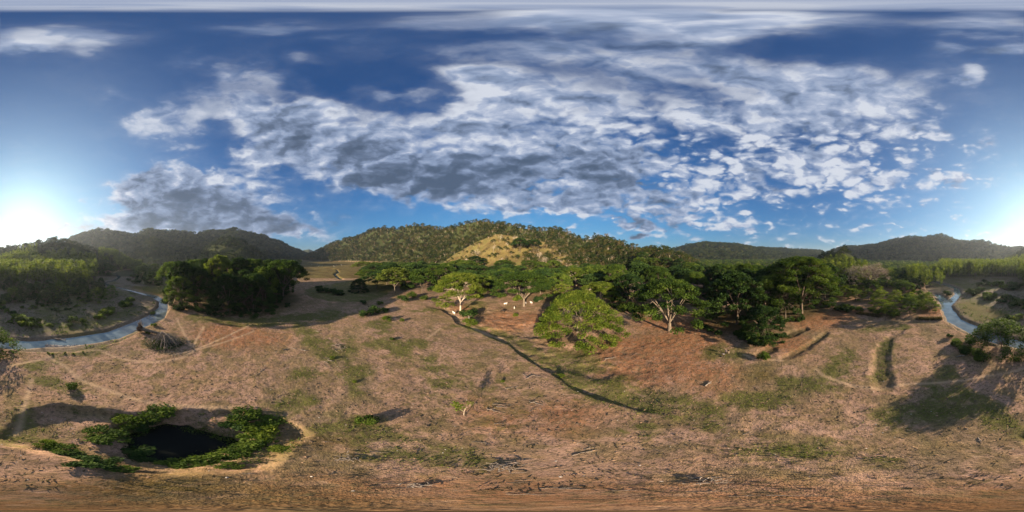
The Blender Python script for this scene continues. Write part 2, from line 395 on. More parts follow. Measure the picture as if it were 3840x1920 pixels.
# ------------------------------------------------------------------ materials
def mat(name):
    m = bpy.data.materials.new(name); m.use_nodes = True
    t = NT(m.node_tree); t.n.clear(); t.out = t.new('ShaderNodeOutputMaterial')
    return m, t
def principled(t, col, rough=.8, spec=.2, normal=None, metal=0):
    b = t.new('ShaderNodeBsdfPrincipled'); t.put(b.inputs['Base Color'], col); t.put(b.inputs['Roughness'], rough)
    b.inputs['Specular IOR Level'].default_value = spec; b.inputs['Metallic'].default_value = metal
    if normal: t.l.new(normal, b.inputs['Normal'])
    return b
def bump(t, h, strength=.5, dist=.1):
    b = t.new('ShaderNodeBump'); b.inputs['Strength'].default_value = strength; b.inputs['Distance'].default_value = dist
    t.put(b.inputs['Height'], h); return b.outputs[0]
def leaf_mat(name, c0, c1, c2, trans=.35, rv=.35):
    """leaf colours dark/mid/light; clump tint from the mesh, tree to tree variation from the object"""
    m, t = mat(name)
    at = t.new('ShaderNodeAttribute', attribute_name='tint'); oi = t.new('ShaderNodeObjectInfo')
    geo = t.new('ShaderNodeNewGeometry')
    f = t.m('ADD', t.m('MULTIPLY', at.outputs['Fac'], .75), t.m('MULTIPLY_ADD', oi.outputs['Random'], rv, -rv/2), clamp=True)
    f = t.m('ADD', f, t.m('MULTIPLY_ADD', geo.outputs['Random Per Island'], .3, -.02), clamp=True)
    c = t.ramp(f, [(0, c0), (.5, c1), (1, c2)])
    d = principled(t, c, .65, .06)
    tr = t.new('ShaderNodeBsdfTranslucent'); t.put(tr.inputs[0], t.mix(1.0, c, (1.25, 1.35, .7), 'MULTIPLY'))
    mx = t.new('ShaderNodeMixShader'); mx.inputs[0].default_value = trans
    t.l.new(d.outputs[0], mx.inputs[1]); t.l.new(tr.outputs[0], mx.inputs[2]); t.l.new(mx.outputs[0], t.out.inputs[0])
    return m
def bark_mat(name, a, b, sc=3):
    m, t = mat(name); tc = t.new('ShaderNodeTexCoord')
    n = t.noise(t.v('MULTIPLY', tc.outputs['Object'], (sc, sc, sc*.3)), 1.5, 5, .6)
    d = principled(t, t.mix(t.mr(n, .35, .65), a, b), .85, .15, bump(t, n, .6, .05))
    t.l.new(d.outputs[0], t.out.inputs[0]); return m
M = {}
M['leaf'] = leaf_mat('leaf_green', (.020,.042,.010), (.060,.100,.016), (.145,.190,.030))
M['leaf_dark'] = leaf_mat('leaf_dark_green', (.012,.028,.009), (.032,.062,.015), (.075,.120,.026), .25)
M['leaf_bright'] = leaf_mat('leaf_bright_green', (.045,.085,.012), (.105,.145,.018), (.215,.245,.040), .4)
M['leaf_yellow'] = leaf_mat('leaf_yellow_green', (.06,.085,.016), (.125,.16,.028), (.22,.25,.055), .45)
M['leaf_hill'] = leaf_mat('leaf_hillside', (.012,.026,.006), (.038,.056,.010), (.095,.082,.022), .2, .95)
M['leaf_far'] = leaf_mat('leaf_far_hills', (.008,.020,.008), (.026,.048,.014), (.075,.085,.025), .2, 1.0)
M['leaf_dry'] = leaf_mat('leaf_dry_brown', (.045,.038,.018), (.10,.078,.036), (.19,.15,.075), .2, .6)
M['leaf_pink'] = leaf_mat('blossom_pink_grey', (.16,.12,.12), (.29,.22,.23), (.42,.34,.36), .3, .2)
M['leaf_teak'] = leaf_mat('leaf_teak', (.05,.075,.014), (.11,.145,.026), (.20,.225,.045), .5, .5)
M['bark_pale'] = bark_mat('bark_pale', (.34,.27,.20), (.55,.46,.36))
M['bark_dark'] = bark_mat('bark_dark', (.07,.05,.035), (.17,.13,.095))
M['bark_mid'] = bark_mat('bark_grey', (.10,.078,.055), (.22,.175,.13))
M['dead_wood'] = bark_mat('dead_wood', (.14,.11,.085), (.34,.29,.24), 5)
def simple(name, c, rough=.7, spec=.3, var=.25, sc=6, metal=0):
    m, t = mat(name); tc = t.new('ShaderNodeTexCoord')
    n = t.noise(tc.outputs['Object'], sc, 4)
    col = t.mix(t.mr(n, .3, .7), tuple(v*(1-var) for v in c), tuple(min(1, v*(1+var)) for v in c))
    d = principled(t, col, rough, spec, None, metal); t.l.new(d.outputs[0], t.out.inputs[0]); return m

def ground_material():
    m, t = mat('ground_soil_and_grass')
    tc = t.new('ShaderNodeTexCoord'); p = tc.outputs['Object']
    A1 = t.new('ShaderNodeAttribute', attribute_name='cover'); A2 = t.new('ShaderNodeAttribute', attribute_name='cover2')
    s1 = t.new('ShaderNodeSeparateColor'); t.put(s1.inputs[0], A1.outputs['Color'])
    s2 = t.new('ShaderNodeSeparateColor'); t.put(s2.inputs[0], A2.outputs['Color'])
    green, path, low = s1.outputs; red, gold, floor = s2.outputs
    nb = t.noise(p, .09, 4, .6); nm = t.noise(p, .55, 5, .65, .4); nf = t.noise(p, 3.2, 5, .7); nx = t.noise(p, 11, 3, .6)
    c = t.mix(t.mr(nb, .38, .62), (.320,.198,.130), (.400,.250,.180))
    nl = t.noise(p, .22, 5, .6, .5)
    c = t.mix(t.m('MULTIPLY', t.mr(nl, .44, .62), .8), c, (.195,.145,.068))
    c = t.mix(t.m('MULTIPLY', t.mr(t.noise(p, .05, 6, .6, .8), .50, .62), .55), c, (.150,.125,.060))
    c = t.mix(t.mr(nm, .45, .75), c, (.265,.175,.085))
    c = t.mix(t.m('MULTIPLY', red, t.mr(nm, .25, .6)), c, (.330,.150,.075))
    # floodplain silt and gravel
    lc = t.mix(t.mr(nm, .35, .65), (.135,.105,.080), (.215,.170,.125))
    lc = t.mix(t.mr(nf, .5, .75), lc, (.27,.23,.18))
    c = t.mix(low, c, lc)
    gc = t.mix(t.mr(t.noise(p, .06, 4, .6), .35, .65), t.mix(t.mr(nm, .3, .7), (.12,.105,.03), (.20,.155,.05)), t.mix(t.mr(nm, .3, .7), (.060,.046,.012), (.108,.066,.018)))
    c = t.mix(t.m('MULTIPLY', gold, t.m('MAXIMUM', t.mr(nm, .22, .5), t.mr(gold, .9, 1.0))), c, gc)
    g2 = t.mix(t.mr(nf, .35, .7), (.060,.080,.016), (.140,.140,.034))
    gq = t.m('ADD', t.m('MULTIPLY', t.m('SUBTRACT', nm, .5), 1.7), t.m('MULTIPLY', t.m('SUBTRACT', nl, .5), 2.0))
    gm = t.mr(t.m('ADD', green, gq), .25, 1.05)
    gm = t.m('MULTIPLY', gm, t.mr(t.m('ADD', nf, t.m('MULTIPLY', green, .12)), .34, .66))
    gm = t.m('MULTIPLY', gm, .95)
    c = t.mix(gm, c, g2)
    # scattered dry grass tufts and trampled dung everywhere on the pasture
    n1m = t.noise(p, 1.5, 4, .7, .8)
    c = t.mix(t.m('MULTIPLY', t.mr(n1m, .48, .62), .8), c, (.105,.080,.045))
    c = t.mix(t.m('MULTIPLY', t.mr(n1m, .42, .30), .5), c, (.48,.33,.22))
    c = t.mix(t.m('MULTIPLY', t.mr(nf, .54, .68), .6), c, (.150,.120,.050))
    c = t.mix(t.m('MULTIPLY', t.mr(nx, .56, .68), .7), c, (.075,.055,.036))
    c = t.mix(t.m('MULTIPLY', t.mr(nx, .38, .28), .45), c, (.44,.33,.24))
    c = t.mix(t.m('MULTIPLY', path, .78), c, (.46,.32,.20))
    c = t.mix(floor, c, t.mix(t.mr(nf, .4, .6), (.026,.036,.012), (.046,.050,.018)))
    h = t.m('ADD', t.m('MULTIPLY', nf, .7), t.m('MULTIPLY', nx, .35))
    h = t.m('ADD', h, t.m('MULTIPLY', nm, .8))
    d = principled(t, c, .95, .05, bump(t, h, .9, .22))
    t.l.new(d.outputs[0], t.out.inputs[0]); return m
M['ground'] = ground_material()
def water_mat(name, col, rough=.06, sc=1.2, st=.05):
    m, t = mat(name); tc = t.new('ShaderNodeTexCoord')
    n = t.noise(tc.outputs['Object'], sc, 4, .6)
    n2 = t.noise(tc.outputs['Object'], .25, 3, .5)
    d = principled(t, t.mix(t.mr(n2, .3, .7), col, tuple(v*1.6 for v in col)), rough, .5, bump(t, n, st, .05))
    d.inputs['IOR'].default_value = 1.33
    t.l.new(d.outputs[0], t.out.inputs[0]); return m
M['river'] = water_mat('river_water', (.075,.098,.110), .02, 1.2, .03)
M['river'].node_tree.nodes['Principled BSDF'].inputs['IOR'].default_value = 1.6
M['pond'] = water_mat('pond_water', (.005,.006,.005), .25, 2.0, .10)
M['pond'].node_tree.nodes['Principled BSDF'].inputs['Specular IOR Level'].default_value = .12
M['stone'] = simple('pale_stone', (.55,.50,.44), .8)
M['clod'] = simple('dark_clod', (.10,.07,.045), .95)

# ------------------------------------------------------------------ ground mesh
def W(pl, z=0): return [poly_world(p, z) for p in pl]
GREEN = W([[(140,1327,1.2),(200,1331,1.6),(280,1329,1.6),(350,1319,1.4),(400,1306,1)],[(1800,1222,2.5),(1880,1240,3),(1950,1278,3.5),(2030,1322,3.5),(2120,1372,3.5),(2230,1425,3),(2400,1470,2.6),(2480,1488,2.4),(2580,1502,1.5)],
 [(2030,1352,3),(2200,1430,5),(2350,1490,4),(2550,1530,3)],[(2100,1325,9)],[(2190,1340,7)],[(2250,1370,5),(2180,1380,5)],[(1630,1160,6),(1560,1165,3)],[(1715,1208,1.5),(1785,1236,1.8),(1845,1262,2),(1905,1288,2),(1945,1316,2),(2005,1352,2),(2065,1390,2),(2140,1440,2),(2240,1485,1.6)],[(1420,1220,10)],[(1560,1290,8)],[(1340,1390,7)],[(1150,1400,6)],[(2300,1440,6),(2480,1520,6),(2650,1540,5)],[(1700,1215,2),(1760,1230,2)],
 [(1310,1265,3),(1300,1350,3),(1312,1420,2.6),(1330,1455,2)],[(1400,1290,6),(1480,1290,8),(1530,1340,5)],[(1440,1240,6)],[(1200,1500,1),(1130,1500,4),(1060,1530,3)],
 [(1250,1600,3),(1380,1602,3),(1450,1650,2.5)],[(2700,1318,9),(2740,1330,7)],[(2560,1500,3)],[(2400,1605,2.5)],[(2660,1585,3)],[(2900,1492,5),(2780,1500,4)],[(2950,1430,4),(3100,1430,6),(3180,1330,6)],
 [(740,1190,8),(880,1205,9),(1000,1205,10),(1100,1190,10),(1250,1180,12)],[(3330,1282,2.2),(3305,1330,2.4),(3298,1400,2)],[(3390,1225,5),(3260,1235,4)],[(150,1425,2),(290,1465,3.4)],[(100,1525,2),(60,1640,2.6),(100,1650,2)],
 [(3500,1450,4),(3600,1520,3),(3720,1540,3)],[(3560,1400,5)],[(3750,1570,3),(3800,1600,2)],[(2750,1690,2.5),(3050,1690,3)],[(3300,1720,2)],[(1600,1350,4),(1680,1400,3)],[(1700,1430,2.4),(1640,1440,3)],
 [(1480,1700,2.5),(1640,1720,2.6),(1800,1705,2)],[(1450,1040,60),(1300,1090,70)],[(1780,1140,14)],[(200,1340,3),(130,1380,4)],[(1250,1350,6),(1120,1210,6)],[(2050,1080,40)],[(3560,1500,9),(3350,1560,4)]])
PATHS = W([[(280,1322,.3),(370,1312,.6),(440,1340,.5),(520,1353,.5),(600,1356,.5),(680,1342,.5),(740,1308,.5),(860,1255,.6),(940,1215,.4)],[(720,1302,.6),(690,1250,.6),(662,1195,.7)],[(722,1300,.6),(745,1260,.6),(765,1225,.7)],
 [(180,1340,.7),(240,1370,.7),(300,1420,.6),(420,1468,.55),(560,1510,.5),(700,1524,.5),(850,1528,.5),(960,1527,.4)],[(3060,1385,.5),(3090,1410,.6),(3200,1448,.6),(3300,1457,.5),(3400,1440,.5),(3550,1432,.5),(3700,1410,.5),(3840,1382,.5),(3920,1362,.5),(4010,1345,.6)],
 [(120,1420,.5),(95,1510,.4),(60,1620,.35)],[(1670,1150,2),(1720,1190,1.6),(1800,1235,1.4),(1880,1262,1)],[(2790,1330,.6),(2830,1345,.6),(2930,1352,.5)],[(1600,1270,.6),(1650,1230,.6)],[(650,1330,.4),(950,1240,.4)]])
RED = W([[(2420,1330,26),(2560,1290,22)],[(1900,1195,22),(2000,1190,14)],[(850,1250,20),(1000,1270,10)],[(3050,1200,18),(3180,1170,14)],[(2960,1290,8)],[(2650,1400,10)],[(3500,1170,10)],[(1750,1150,12)],[(2500,1200,24),(2700,1200,22)],[(1900,1560,4)],[(2100,1560,3)]])
GOLD = W([[(3700,1175,18),(3640,1140,12)],[(520,1075,12),(620,1100,12)],[(430,1060,5)],[(1180,1020,160),(1300,1010,200),(1400,1030,90)],[(250,1245,3),(480,1240,3)],[(2850,1420,4)],[(1210,1660,1.6)],[(600,1830,1)]], -1.5)
def make_ground():
    n = 1600
    az = np.linspace(-PI, PI, n, endpoint=False)
    rs = np.concatenate([np.arange(.3, 12, .3), np.arange(12, 70, .26), 70*1.0085**np.arange(0, 130)])
    while rs[-1] < 6500: rs = np.append(rs, rs[-1]*1.012)
    R, Aa = np.meshgrid(rs, az, indexing='ij')
    X = (R*np.sin(Aa)).ravel(); Y = (R*np.cos(Aa)).ravel()
    Z, I = H(X, Y, True)
    m = len(rs)
    V = np.stack([X, Y, Z], 1)
    i = np.arange(m-1)[:, None]; j = np.arange(n)[None, :]; j2 = (j+1) % n
    F = np.stack([(i*n+j), (i*n+j2), ((i+1)*n+j2), ((i+1)*n+j)], -1).reshape(-1, 4)
    c0 = len(V); V = np.vstack([V, [[0, 0, float(Z[:n].mean())]]])
    r, px, lm, dr, hh, fr, wh = (I[k] for k in ('r', 'px', 'lm', 'dr', 'hh', 'frac', 'which'))
    nz = fbm(X, Y, 6, 4, 21); nz2 = fbm(X, Y, 40, 3, 22)
    near = r < 260
    def lay(pls, soft, amp=1.0):
        o = np.zeros(len(X)); d = dist_poly(X[near], Y[near], pls)+nz[near]*amp
        o[near] = 1-sstep(-soft*.5, soft, d); return o
    green = lay(GREEN, 4.0, 2.0)*1.0
    sr = np.full(len(X), -99.); k = r < 60; sr[k] = sdist_ring(X[k], Y[k], RIM)
    green = np.maximum(green, sstep(1.0, 5.0, sr+nz*1.6)*.55)
    green = np.maximum(green, sstep(.1, .75, nz2+.25*nz)*.55*(r > 14))
    path = lay(PATHS, .7, .2)*(.75+.25*sstep(-.4,.4,nz))
    low = sstep(0, 1.5, lm)*(hh < 1)
    green = np.where(low > .5, np.maximum(green, sstep(-.5, .35, nz2*1.2+nz*.5)*.85*sstep(1, 6, dr)), green)
    red = lay(RED, 7, 3)
    gold = np.zeros(len(X)); kk = r < 900
    gold[kk] = 1-sstep(-3, 6, dist_poly(X[kk], Y[kk], GOLD)+nz[kk]*3)
    ditch = np.zeros(len(X)); kd = r < 75; ditch[kd] = (1-sstep(-.8, 1.0, dist_poly(X[kd], Y[kd], DITCH)+nz[kd]*.8))*.55  # ditch beds darker: damp soil colour with the walls' shade painted in
    knoll = (wh == 6); gold = np.where(knoll, 1, gold); green = np.where(knoll, sstep(-.3, .5, nz+nz2*.6)*.75, green)
    gold = np.maximum(gold, ((px > 1100) & (px < 1440) & (r > 230) & (hh < 1))*1.0)
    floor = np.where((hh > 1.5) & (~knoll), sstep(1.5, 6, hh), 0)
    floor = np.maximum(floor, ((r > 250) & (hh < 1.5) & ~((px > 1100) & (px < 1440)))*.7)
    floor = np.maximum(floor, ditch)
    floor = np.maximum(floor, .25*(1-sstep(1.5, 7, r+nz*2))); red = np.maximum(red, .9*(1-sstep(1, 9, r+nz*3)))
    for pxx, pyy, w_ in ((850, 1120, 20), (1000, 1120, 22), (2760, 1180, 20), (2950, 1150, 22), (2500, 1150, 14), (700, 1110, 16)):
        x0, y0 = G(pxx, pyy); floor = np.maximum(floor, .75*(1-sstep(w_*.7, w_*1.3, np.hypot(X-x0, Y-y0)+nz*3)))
    dm = px*0
    C1 = np.ones((c0+1, 4)); C2 = np.ones((c0+1, 4))
    C1[:c0, 0] = green; C1[:c0, 1] = path; C1[:c0, 2] = low
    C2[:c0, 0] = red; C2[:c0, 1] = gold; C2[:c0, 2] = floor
    C1[c0, :3] = 0; C2[c0, :3] = 0
    # centre fan as quads degenerate-free: build with a second triangle mesh joined through from loops
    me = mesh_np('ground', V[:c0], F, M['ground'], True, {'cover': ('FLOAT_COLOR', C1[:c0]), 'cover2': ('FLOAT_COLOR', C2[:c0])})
    import bmesh
    bm = bmesh.new(); bm.from_mesh(me); bm.verts.ensure_lookup_table()
    f = bm.faces.new([bm.verts[i] for i in range(n)][::-1]); bm.normal_update()
    if f.normal.z < 0: f.normal_flip()
    bm.to_mesh(me); bm.free()
    if me.polygons[0].normal.z < 0: me.flip_normals()
    o = ob('ground', me); tag(o, kind='structure')
make_ground()

def water(name, pls, z, mt, pad=2.6, cell=1.2, ring=None):
    pts = np.array([(a, b) for pl in pls for a, b, *_ in pl]); lo = pts.min(0)-14; hi = pts.max(0)+14
    xs = np.arange(lo[0], hi[0], cell); ys = np.arange(lo[1], hi[1], cell)
    X, Y = np.meshgrid(xs, ys, indexing='ij')
    d = dist_poly(X.ravel(), Y.ravel(), pls).reshape(X.shape) if ring is None else -sdist_ring(X.ravel(), Y.ravel(), ring).reshape(X.shape)
    keep = d[:-1, :-1] < pad
    idx = np.arange(X.size).reshape(X.shape)
    F = np.stack([idx[:-1, :-1], idx[1:, :-1], idx[1:, 1:], idx[:-1, 1:]], -1)[keep]
    V = np.stack([X.ravel(), Y.ravel(), np.full(X.size, z)], 1)
    u, inv = np.unique(F, return_inverse=True)
    o = ob(name, mesh_np(name, V[u], inv.reshape(-1, 4), mt, True)); tag(o, kind='structure'); return o
water('river_water', RIVW, -3.0, M['river'], 4.0)
water('creek_water', CRW, -3.0, M['river'], 2.5)
water('pond_water', [[(a, b, 1) for a, b in PONDR]], -2.62, M['pond'], 2.2, .6, PONDR)

# ------------------------------------------------------------------ plant builders
def tubes(paths, sides=6):
    VV = []; FF = []; base = 0
    for pts, rr in paths:
        pts = np.asarray(pts, float); rr = np.asarray(rr, float); n = len(pts)
        tg = np.gradient(pts, axis=0); tg /= np.linalg.norm(tg, axis=1)[:, None]+1e-9
        up = np.where(np.abs(tg[:, 2:3]) > .9, np.array([[1., 0, 0]]), np.array([[0, 0, 1.]]))
        s = np.cross(tg, up); s /= np.linalg.norm(s, axis=1)[:, None]+1e-9; u = np.cross(s, tg)
        a = np.linspace(0, 2*PI, sides, endpoint=False)
        ring = pts[:, None, :]+rr[:, None, None]*(np.cos(a)[None, :, None]*s[:, None, :]+np.sin(a)[None, :, None]*u[:, None, :])
        VV.append(ring.reshape(-1, 3))
        i = np.arange(n-1)[:, None]; j = np.arange(sides)[None, :]; j2 = (j+1) % sides
        FF.append((np.stack([i*sides+j, i*sides+j2, (i+1)*sides+j2, (i+1)*sides+j], -1).reshape(-1, 4))+base)
        base += n*sides
    return np.vstack(VV), np.vstack(FF)
def leaves(C, size, rng, tint, up=.5, aspect=.65):
    """one small folded-looking quad per centre"""
    n = len(C)
    nr = rng.normal(size=(n, 3)); nr[:, 2] = np.abs(nr[:, 2])+up*1.6; nr /= np.linalg.norm(nr, axis=1)[:, None]
    a = rng.normal(size=(n, 3)); a -= (a*nr).sum(1)[:, None]*nr; a /= np.linalg.norm(a, axis=1)[:, None]+1e-9
    b = np.cross(nr, a)
    s = (size*(.6+.8*rng.random(n)))[:, None] if np.isscalar(size) else size[:, None]
    droop = nr*s*(-.18)
    V = np.stack([C-a*s, C-b*s*aspect*(.6+.5*rng.random((n, 1)))+droop*0, C+a*s+droop, C+b*s*aspect+droop*.5], 1).reshape(-1, 3)
    F = np.arange(4*n).reshape(-1, 4)
    return V, F, np.repeat(tint, 4)
def bez(p0, p1, p2, n=6):
    t = np.linspace(0, 1, n)[:, None]; return (1-t)**2*np.array(p0)+2*t*(1-t)*np.array(p1)+t*t*np.array(p2)
def make_tree(seed, R, Ht, style='umbrella', ntip=70, nleaf=9000, lsize=.30, fork=.28, nl=6, leafm='leaf', barkm='bark_mid', trunk_r=.55, sides=6, lean=(0, 0), sparse=.1, low=.0, flat=.34):
    rng = np.random.default_rng(seed)
    k = {'umbrella': .30, 'dome': .55, 'round': .78}[style]
    zf = Ht*fork; base = np.array([0, 0, -.4]); fk = np.array([lean[0], lean[1], zf])
    lob = rng.random(8)*2*PI
    def rad_at(a): return R*(.86+.10*np.sin(2*a+lob[0])+.07*np.sin(3*a+lob[1])+.05*np.sin(5*a+lob[2]))
    tr = []
    trunk = bez(base, [lean[0]*.2, lean[1]*.2, zf*.6], fk, 6)
    tr.append((trunk, np.linspace(trunk_r*1.35, trunk_r*.9, 6)**1.0))
    limbs = []
    for i in range(nl):
        a = 2*PI*(i+rng.random()*.5)/nl; rr = rad_at(a)*(.45+.25*rng.random()); z = Ht*(.80-.18*rng.random())*(1 if style != 'round' else .9)
        e = np.array([math.cos(a)*rr, math.sin(a)*rr, z]); c = np.array([math.cos(a)*rr*.35, math.sin(a)*rr*.35, zf+(z-zf)*.55])+rng.normal(size=3)*R*.03+fk*[1, 1, 0]
        pth = bez(fk, c, e, 9); limbs.append(pth); tr.append((pth, np.linspace(trunk_r*.62, trunk_r*.16, 9)))
    L = np.vstack([l[3:] for l in limbs])
    g = PI*(3-math.sqrt(5)); C = []; T = []
    rc = R*1.55/math.sqrt(ntip)
    per = max(3, int(nleaf/ntip))
    for i in range(ntip):
        if rng.random() < sparse: continue
        q = math.sqrt((i+.5)/ntip); a = i*g+rng.normal()*.25; rr = rad_at(a)*q*(.97+.06*rng.random())
        lower = rng.random() < .22
        z = Ht*(1-k*q**2.2)-Ht*.03*rng.random()-(Ht*.16*rng.random() if lower else 0)-rc*flat*.5
        if low > 0 and q > .6: z -= low*Ht*rng.random()*((q-.6)/.4)
        z = max(z, rc*.5)
        tip = np.array([math.cos(a)*rr, math.sin(a)*rr, z])
        dd = np.linalg.norm(L-tip, axis=1)+.6*np.maximum(0, L[:, 2]-tip[2]+.1*Ht); j = L[np.argmin(dd)]
        mid = (j+tip)/2+np.array([0, 0, -.03*Ht])+rng.normal(size=3)*R*.02
        tr.append((bez(j, mid, tip, 5), np.linspace(trunk_r*.17, trunk_r*.035, 5)))
        tn = rng.random()
        n = int(per*(.7+.6*rng.random()))
        v = rng.normal(size=(n, 3)); v /= np.linalg.norm(v, axis=1)[:, None]; rad_ = rng.random(n)**.45
        sc = rc*(.8+.45*rng.random())
        pos = tip+v*rad_[:, None]*np.array([sc, sc, sc*flat])
        pos[:, 2] += (rng.random(n)-.5)*.1*rc
        C.append(pos); T.append(np.clip(tn*.75+.25*rng.random(n), 0, 1))
    C = np.vstack(C); T = np.concatenate(T)
    tv, tf = tubes(tr, sides)
    lv, lf, lt = leaves(C, lsize, rng, T)
    return mesh_np('trunk', tv, tf, M[barkm], True), mesh_np('crown', lv, lf, M[leafm], False, {'tint': ('FLOAT', lt)})
def make_teak(seed, Ht=24, n=330, ls=.62, leafm='leaf_teak', barkm='bark_mid', R=2.3, lo=.32):
    rng = np.random.default_rng(seed)
    bend = rng.normal(size=2)*.4
    tr = [(bez((0, 0, -.4), (bend[0], bend[1], Ht*.5), (0, 0, Ht*.97), 6), np.linspace(.20, .05, 6))]
    C = []; T = []; nb = 22
    for i in range(nb):
        f = lo+(1-lo)*(i+rng.random())/nb; a = rng.random()*2*PI
        rr = R*(.5+.7*math.sin(PI*min(1, (f-lo)/(1-lo)*.85+.12)))*(.6+.5*rng.random())
        j = np.array([0, 0, Ht*f*.93]); tip = np.array([math.cos(a)*rr, math.sin(a)*rr, Ht*f*.96+.5])
        tr.append((bez(j, (j+tip)/2+[0, 0, -.2], tip, 3), np.array([.05, .035, .015])))
        m = int(n/nb); pos = tip*[.75, .75, 1]+rng.normal(size=(m, 3))*[R*.32, R*.32, Ht*.028]; C.append(pos); T.append(np.full(m, rng.random()))
    tv, tf = tubes(tr, 4); lv, lf, lt = leaves(np.vstack(C), ls, rng, np.concatenate(T), .2)
    return mesh_np('trunk', tv, tf, M[barkm], True), mesh_np('crown', lv, lf, M[leafm], False, {'tint': ('FLOAT', lt)})
def make_bush(seed, R=1.6, Ht=1.5, n=700, ls=.16, leafm='leaf', nb=14):
    rng = np.random.default_rng(seed); C = []; T = []; tr = []
    for i in range(nb):
        a = rng.random()*2*PI; rr = R*.75*math.sqrt(rng.random()); z = Ht*(.35+.5*rng.random())*(1-.35*rr/R)
        tip = np.array([math.cos(a)*rr, math.sin(a)*rr, z]); tr.append((bez((rr*.1*math.cos(a), rr*.1*math.sin(a), -.2), tip*[.4, .4, .8], tip, 4), np.linspace(.045, .012, 4)))
        m = int(n/nb); v = rng.normal(size=(m, 3)); v /= np.linalg.norm(v, axis=1)[:, None]; sc = R*(.28+.2*rng.random())
        C.append(tip+v*(rng.random(m)**.4)[:, None]*sc*[1, 1, .75]); T.append(np.clip(rng.random()*.7+.3*rng.random(m), 0, 1))
    C = np.vstack(C); C[:, 2] = np.abs(C[:, 2])
    tv, tf = tubes(tr, 4); lv, lf, lt = leaves(C, ls, rng, np.concatenate(T), .4)
    return mesh_np('stems', tv, tf, M['bark_mid'], True), mesh_np('foliage', lv, lf, M[leafm], False, {'tint': ('FLOAT', lt)})
def make_bare(seed, Ht=14, spread=.55, barkm='bark_pale', levels=5, r0=.32, spl=3, r_min=.02, fork=.3):
    rng = np.random.default_rng(seed); tr = []; tips = []
    def rec(p, d, L, r, lv):
        e = p+d*L; m = (p+e)/2+rng.normal(size=3)*L*.07
        tr.append((bez(p, m, e, 4 if lv > 2 else 3), np.linspace(r, r*.62, 4 if lv > 2 else 3)))
        if lv == 0: tips.append(e); return
        for i in range(spl if lv < levels else spl+1):
            nd = d+rng.normal(size=3)*spread; nd[2] += .12; nd /= np.linalg.norm(nd)
            rec(e, nd, L*(.62+.22*rng.random()), max(r*.58, r_min), lv-1)
    d0 = np.array([rng.normal()*.05, rng.normal()*.05, 1.0])
    rec(np.array([0, 0, -.3]), d0/np.linalg.norm(d0), Ht*fork, r0, levels)
    tv, tf = tubes(tr, 4)
    return tv, tf, np.array(tips)

# ------------------------------------------------------------------ tree prototypes (meshes shared by copies)
PT = {}
PT['rainA'] = make_tree(1, 14, 21, 'umbrella', 120, 27000, .27, .24, 6, 'leaf_bright', 'bark_pale', .34, sparse=.04, low=.28, flat=.48)
PT['rainB'] = make_tree(2, 17, 21, 'umbrella', 120, 27000, .30, .22, 7, 'leaf', 'bark_mid', .5, sparse=.05, low=.2, flat=.42)
PT['rainC'] = make_tree(3, 15, 21, 'umbrella', 120, 28000, .28, .17, 6, 'leaf', 'bark_mid', .62, sparse=.06, low=.42, flat=.45)
PT['front'] = make_tree(4, 16, 17, 'round', 230, 46000, .24, .2, 8, 'leaf_bright', 'bark_mid', .30, sparse=.10, low=.3, flat=.6)
PT['darkA'] = make_tree(5, 14, 22, 'dome', 170, 32000, .31, .2, 7, 'leaf_dark', 'bark_dark', .5, sparse=.05, low=.85, flat=.5)
PT['darkB'] = make_tree(6, 12, 20, 'round', 140, 20000, .34, .2, 6, 'leaf_dark', 'bark_mid', .42, sparse=.05, low=.5, flat=.6)
PT['giant'] = make_tree(7, 21, 31, 'umbrella', 180, 46000, .31, .2, 8, 'leaf', 'bark_dark', .7, sparse=.04, low=.45, flat=.5)
PT['midA'] = make_tree(8, 13, 18, 'umbrella', 75, 7500, .52, .22, 5, 'leaf', 'bark_dark', .34, 5, sparse=.04, low=.15, flat=.45)
PT['midB'] = make_tree(9, 11, 17, 'dome', 70, 6000, .56, .2, 5, 'leaf_dark', 'bark_mid', .4, 5, low=.6, flat=.5)
PT['midC'] = make_tree(10, 12, 17, 'umbrella', 70, 5600, .5, .25, 5, 'leaf_yellow', 'bark_mid', .3, 5, low=.1)
PT['midD'] = make_tree(12, 13, 18, 'umbrella', 75, 7500, .52, .22, 5, 'leaf_dark', 'bark_dark', .34, 5, sparse=.04, low=.15, flat=.45)
PT['low'] = make_tree(14, 13, 10, 'dome', 160, 17000, .24, .18, 9, 'leaf', 'bark_mid', .2, sparse=.16, low=.7, flat=.6)
PT['small'] = make_tree(15, 4.2, 7, 'round', 36, 2600, .2, .3, 5, 'leaf_bright', 'bark_mid', .16)
PT['smalld'] = make_tree(16, 4.5, 7, 'round', 40, 3000, .2, .25, 5, 'leaf', 'bark_mid', .18)
def plant(kind, name, loc, sc, rz, label, cat='tree', group=None, sz=None):
    t_, c_ = PT[kind]
    e = empty(name, loc, rz, (sc, sc, sz if sz else sc))
    tag(e, label, cat, group)
    n0, n1 = t_.name.split('.')[0], c_.name.split('.')[0]
    ob(n0, t_, e); ob(n1, c_, e)
    return e
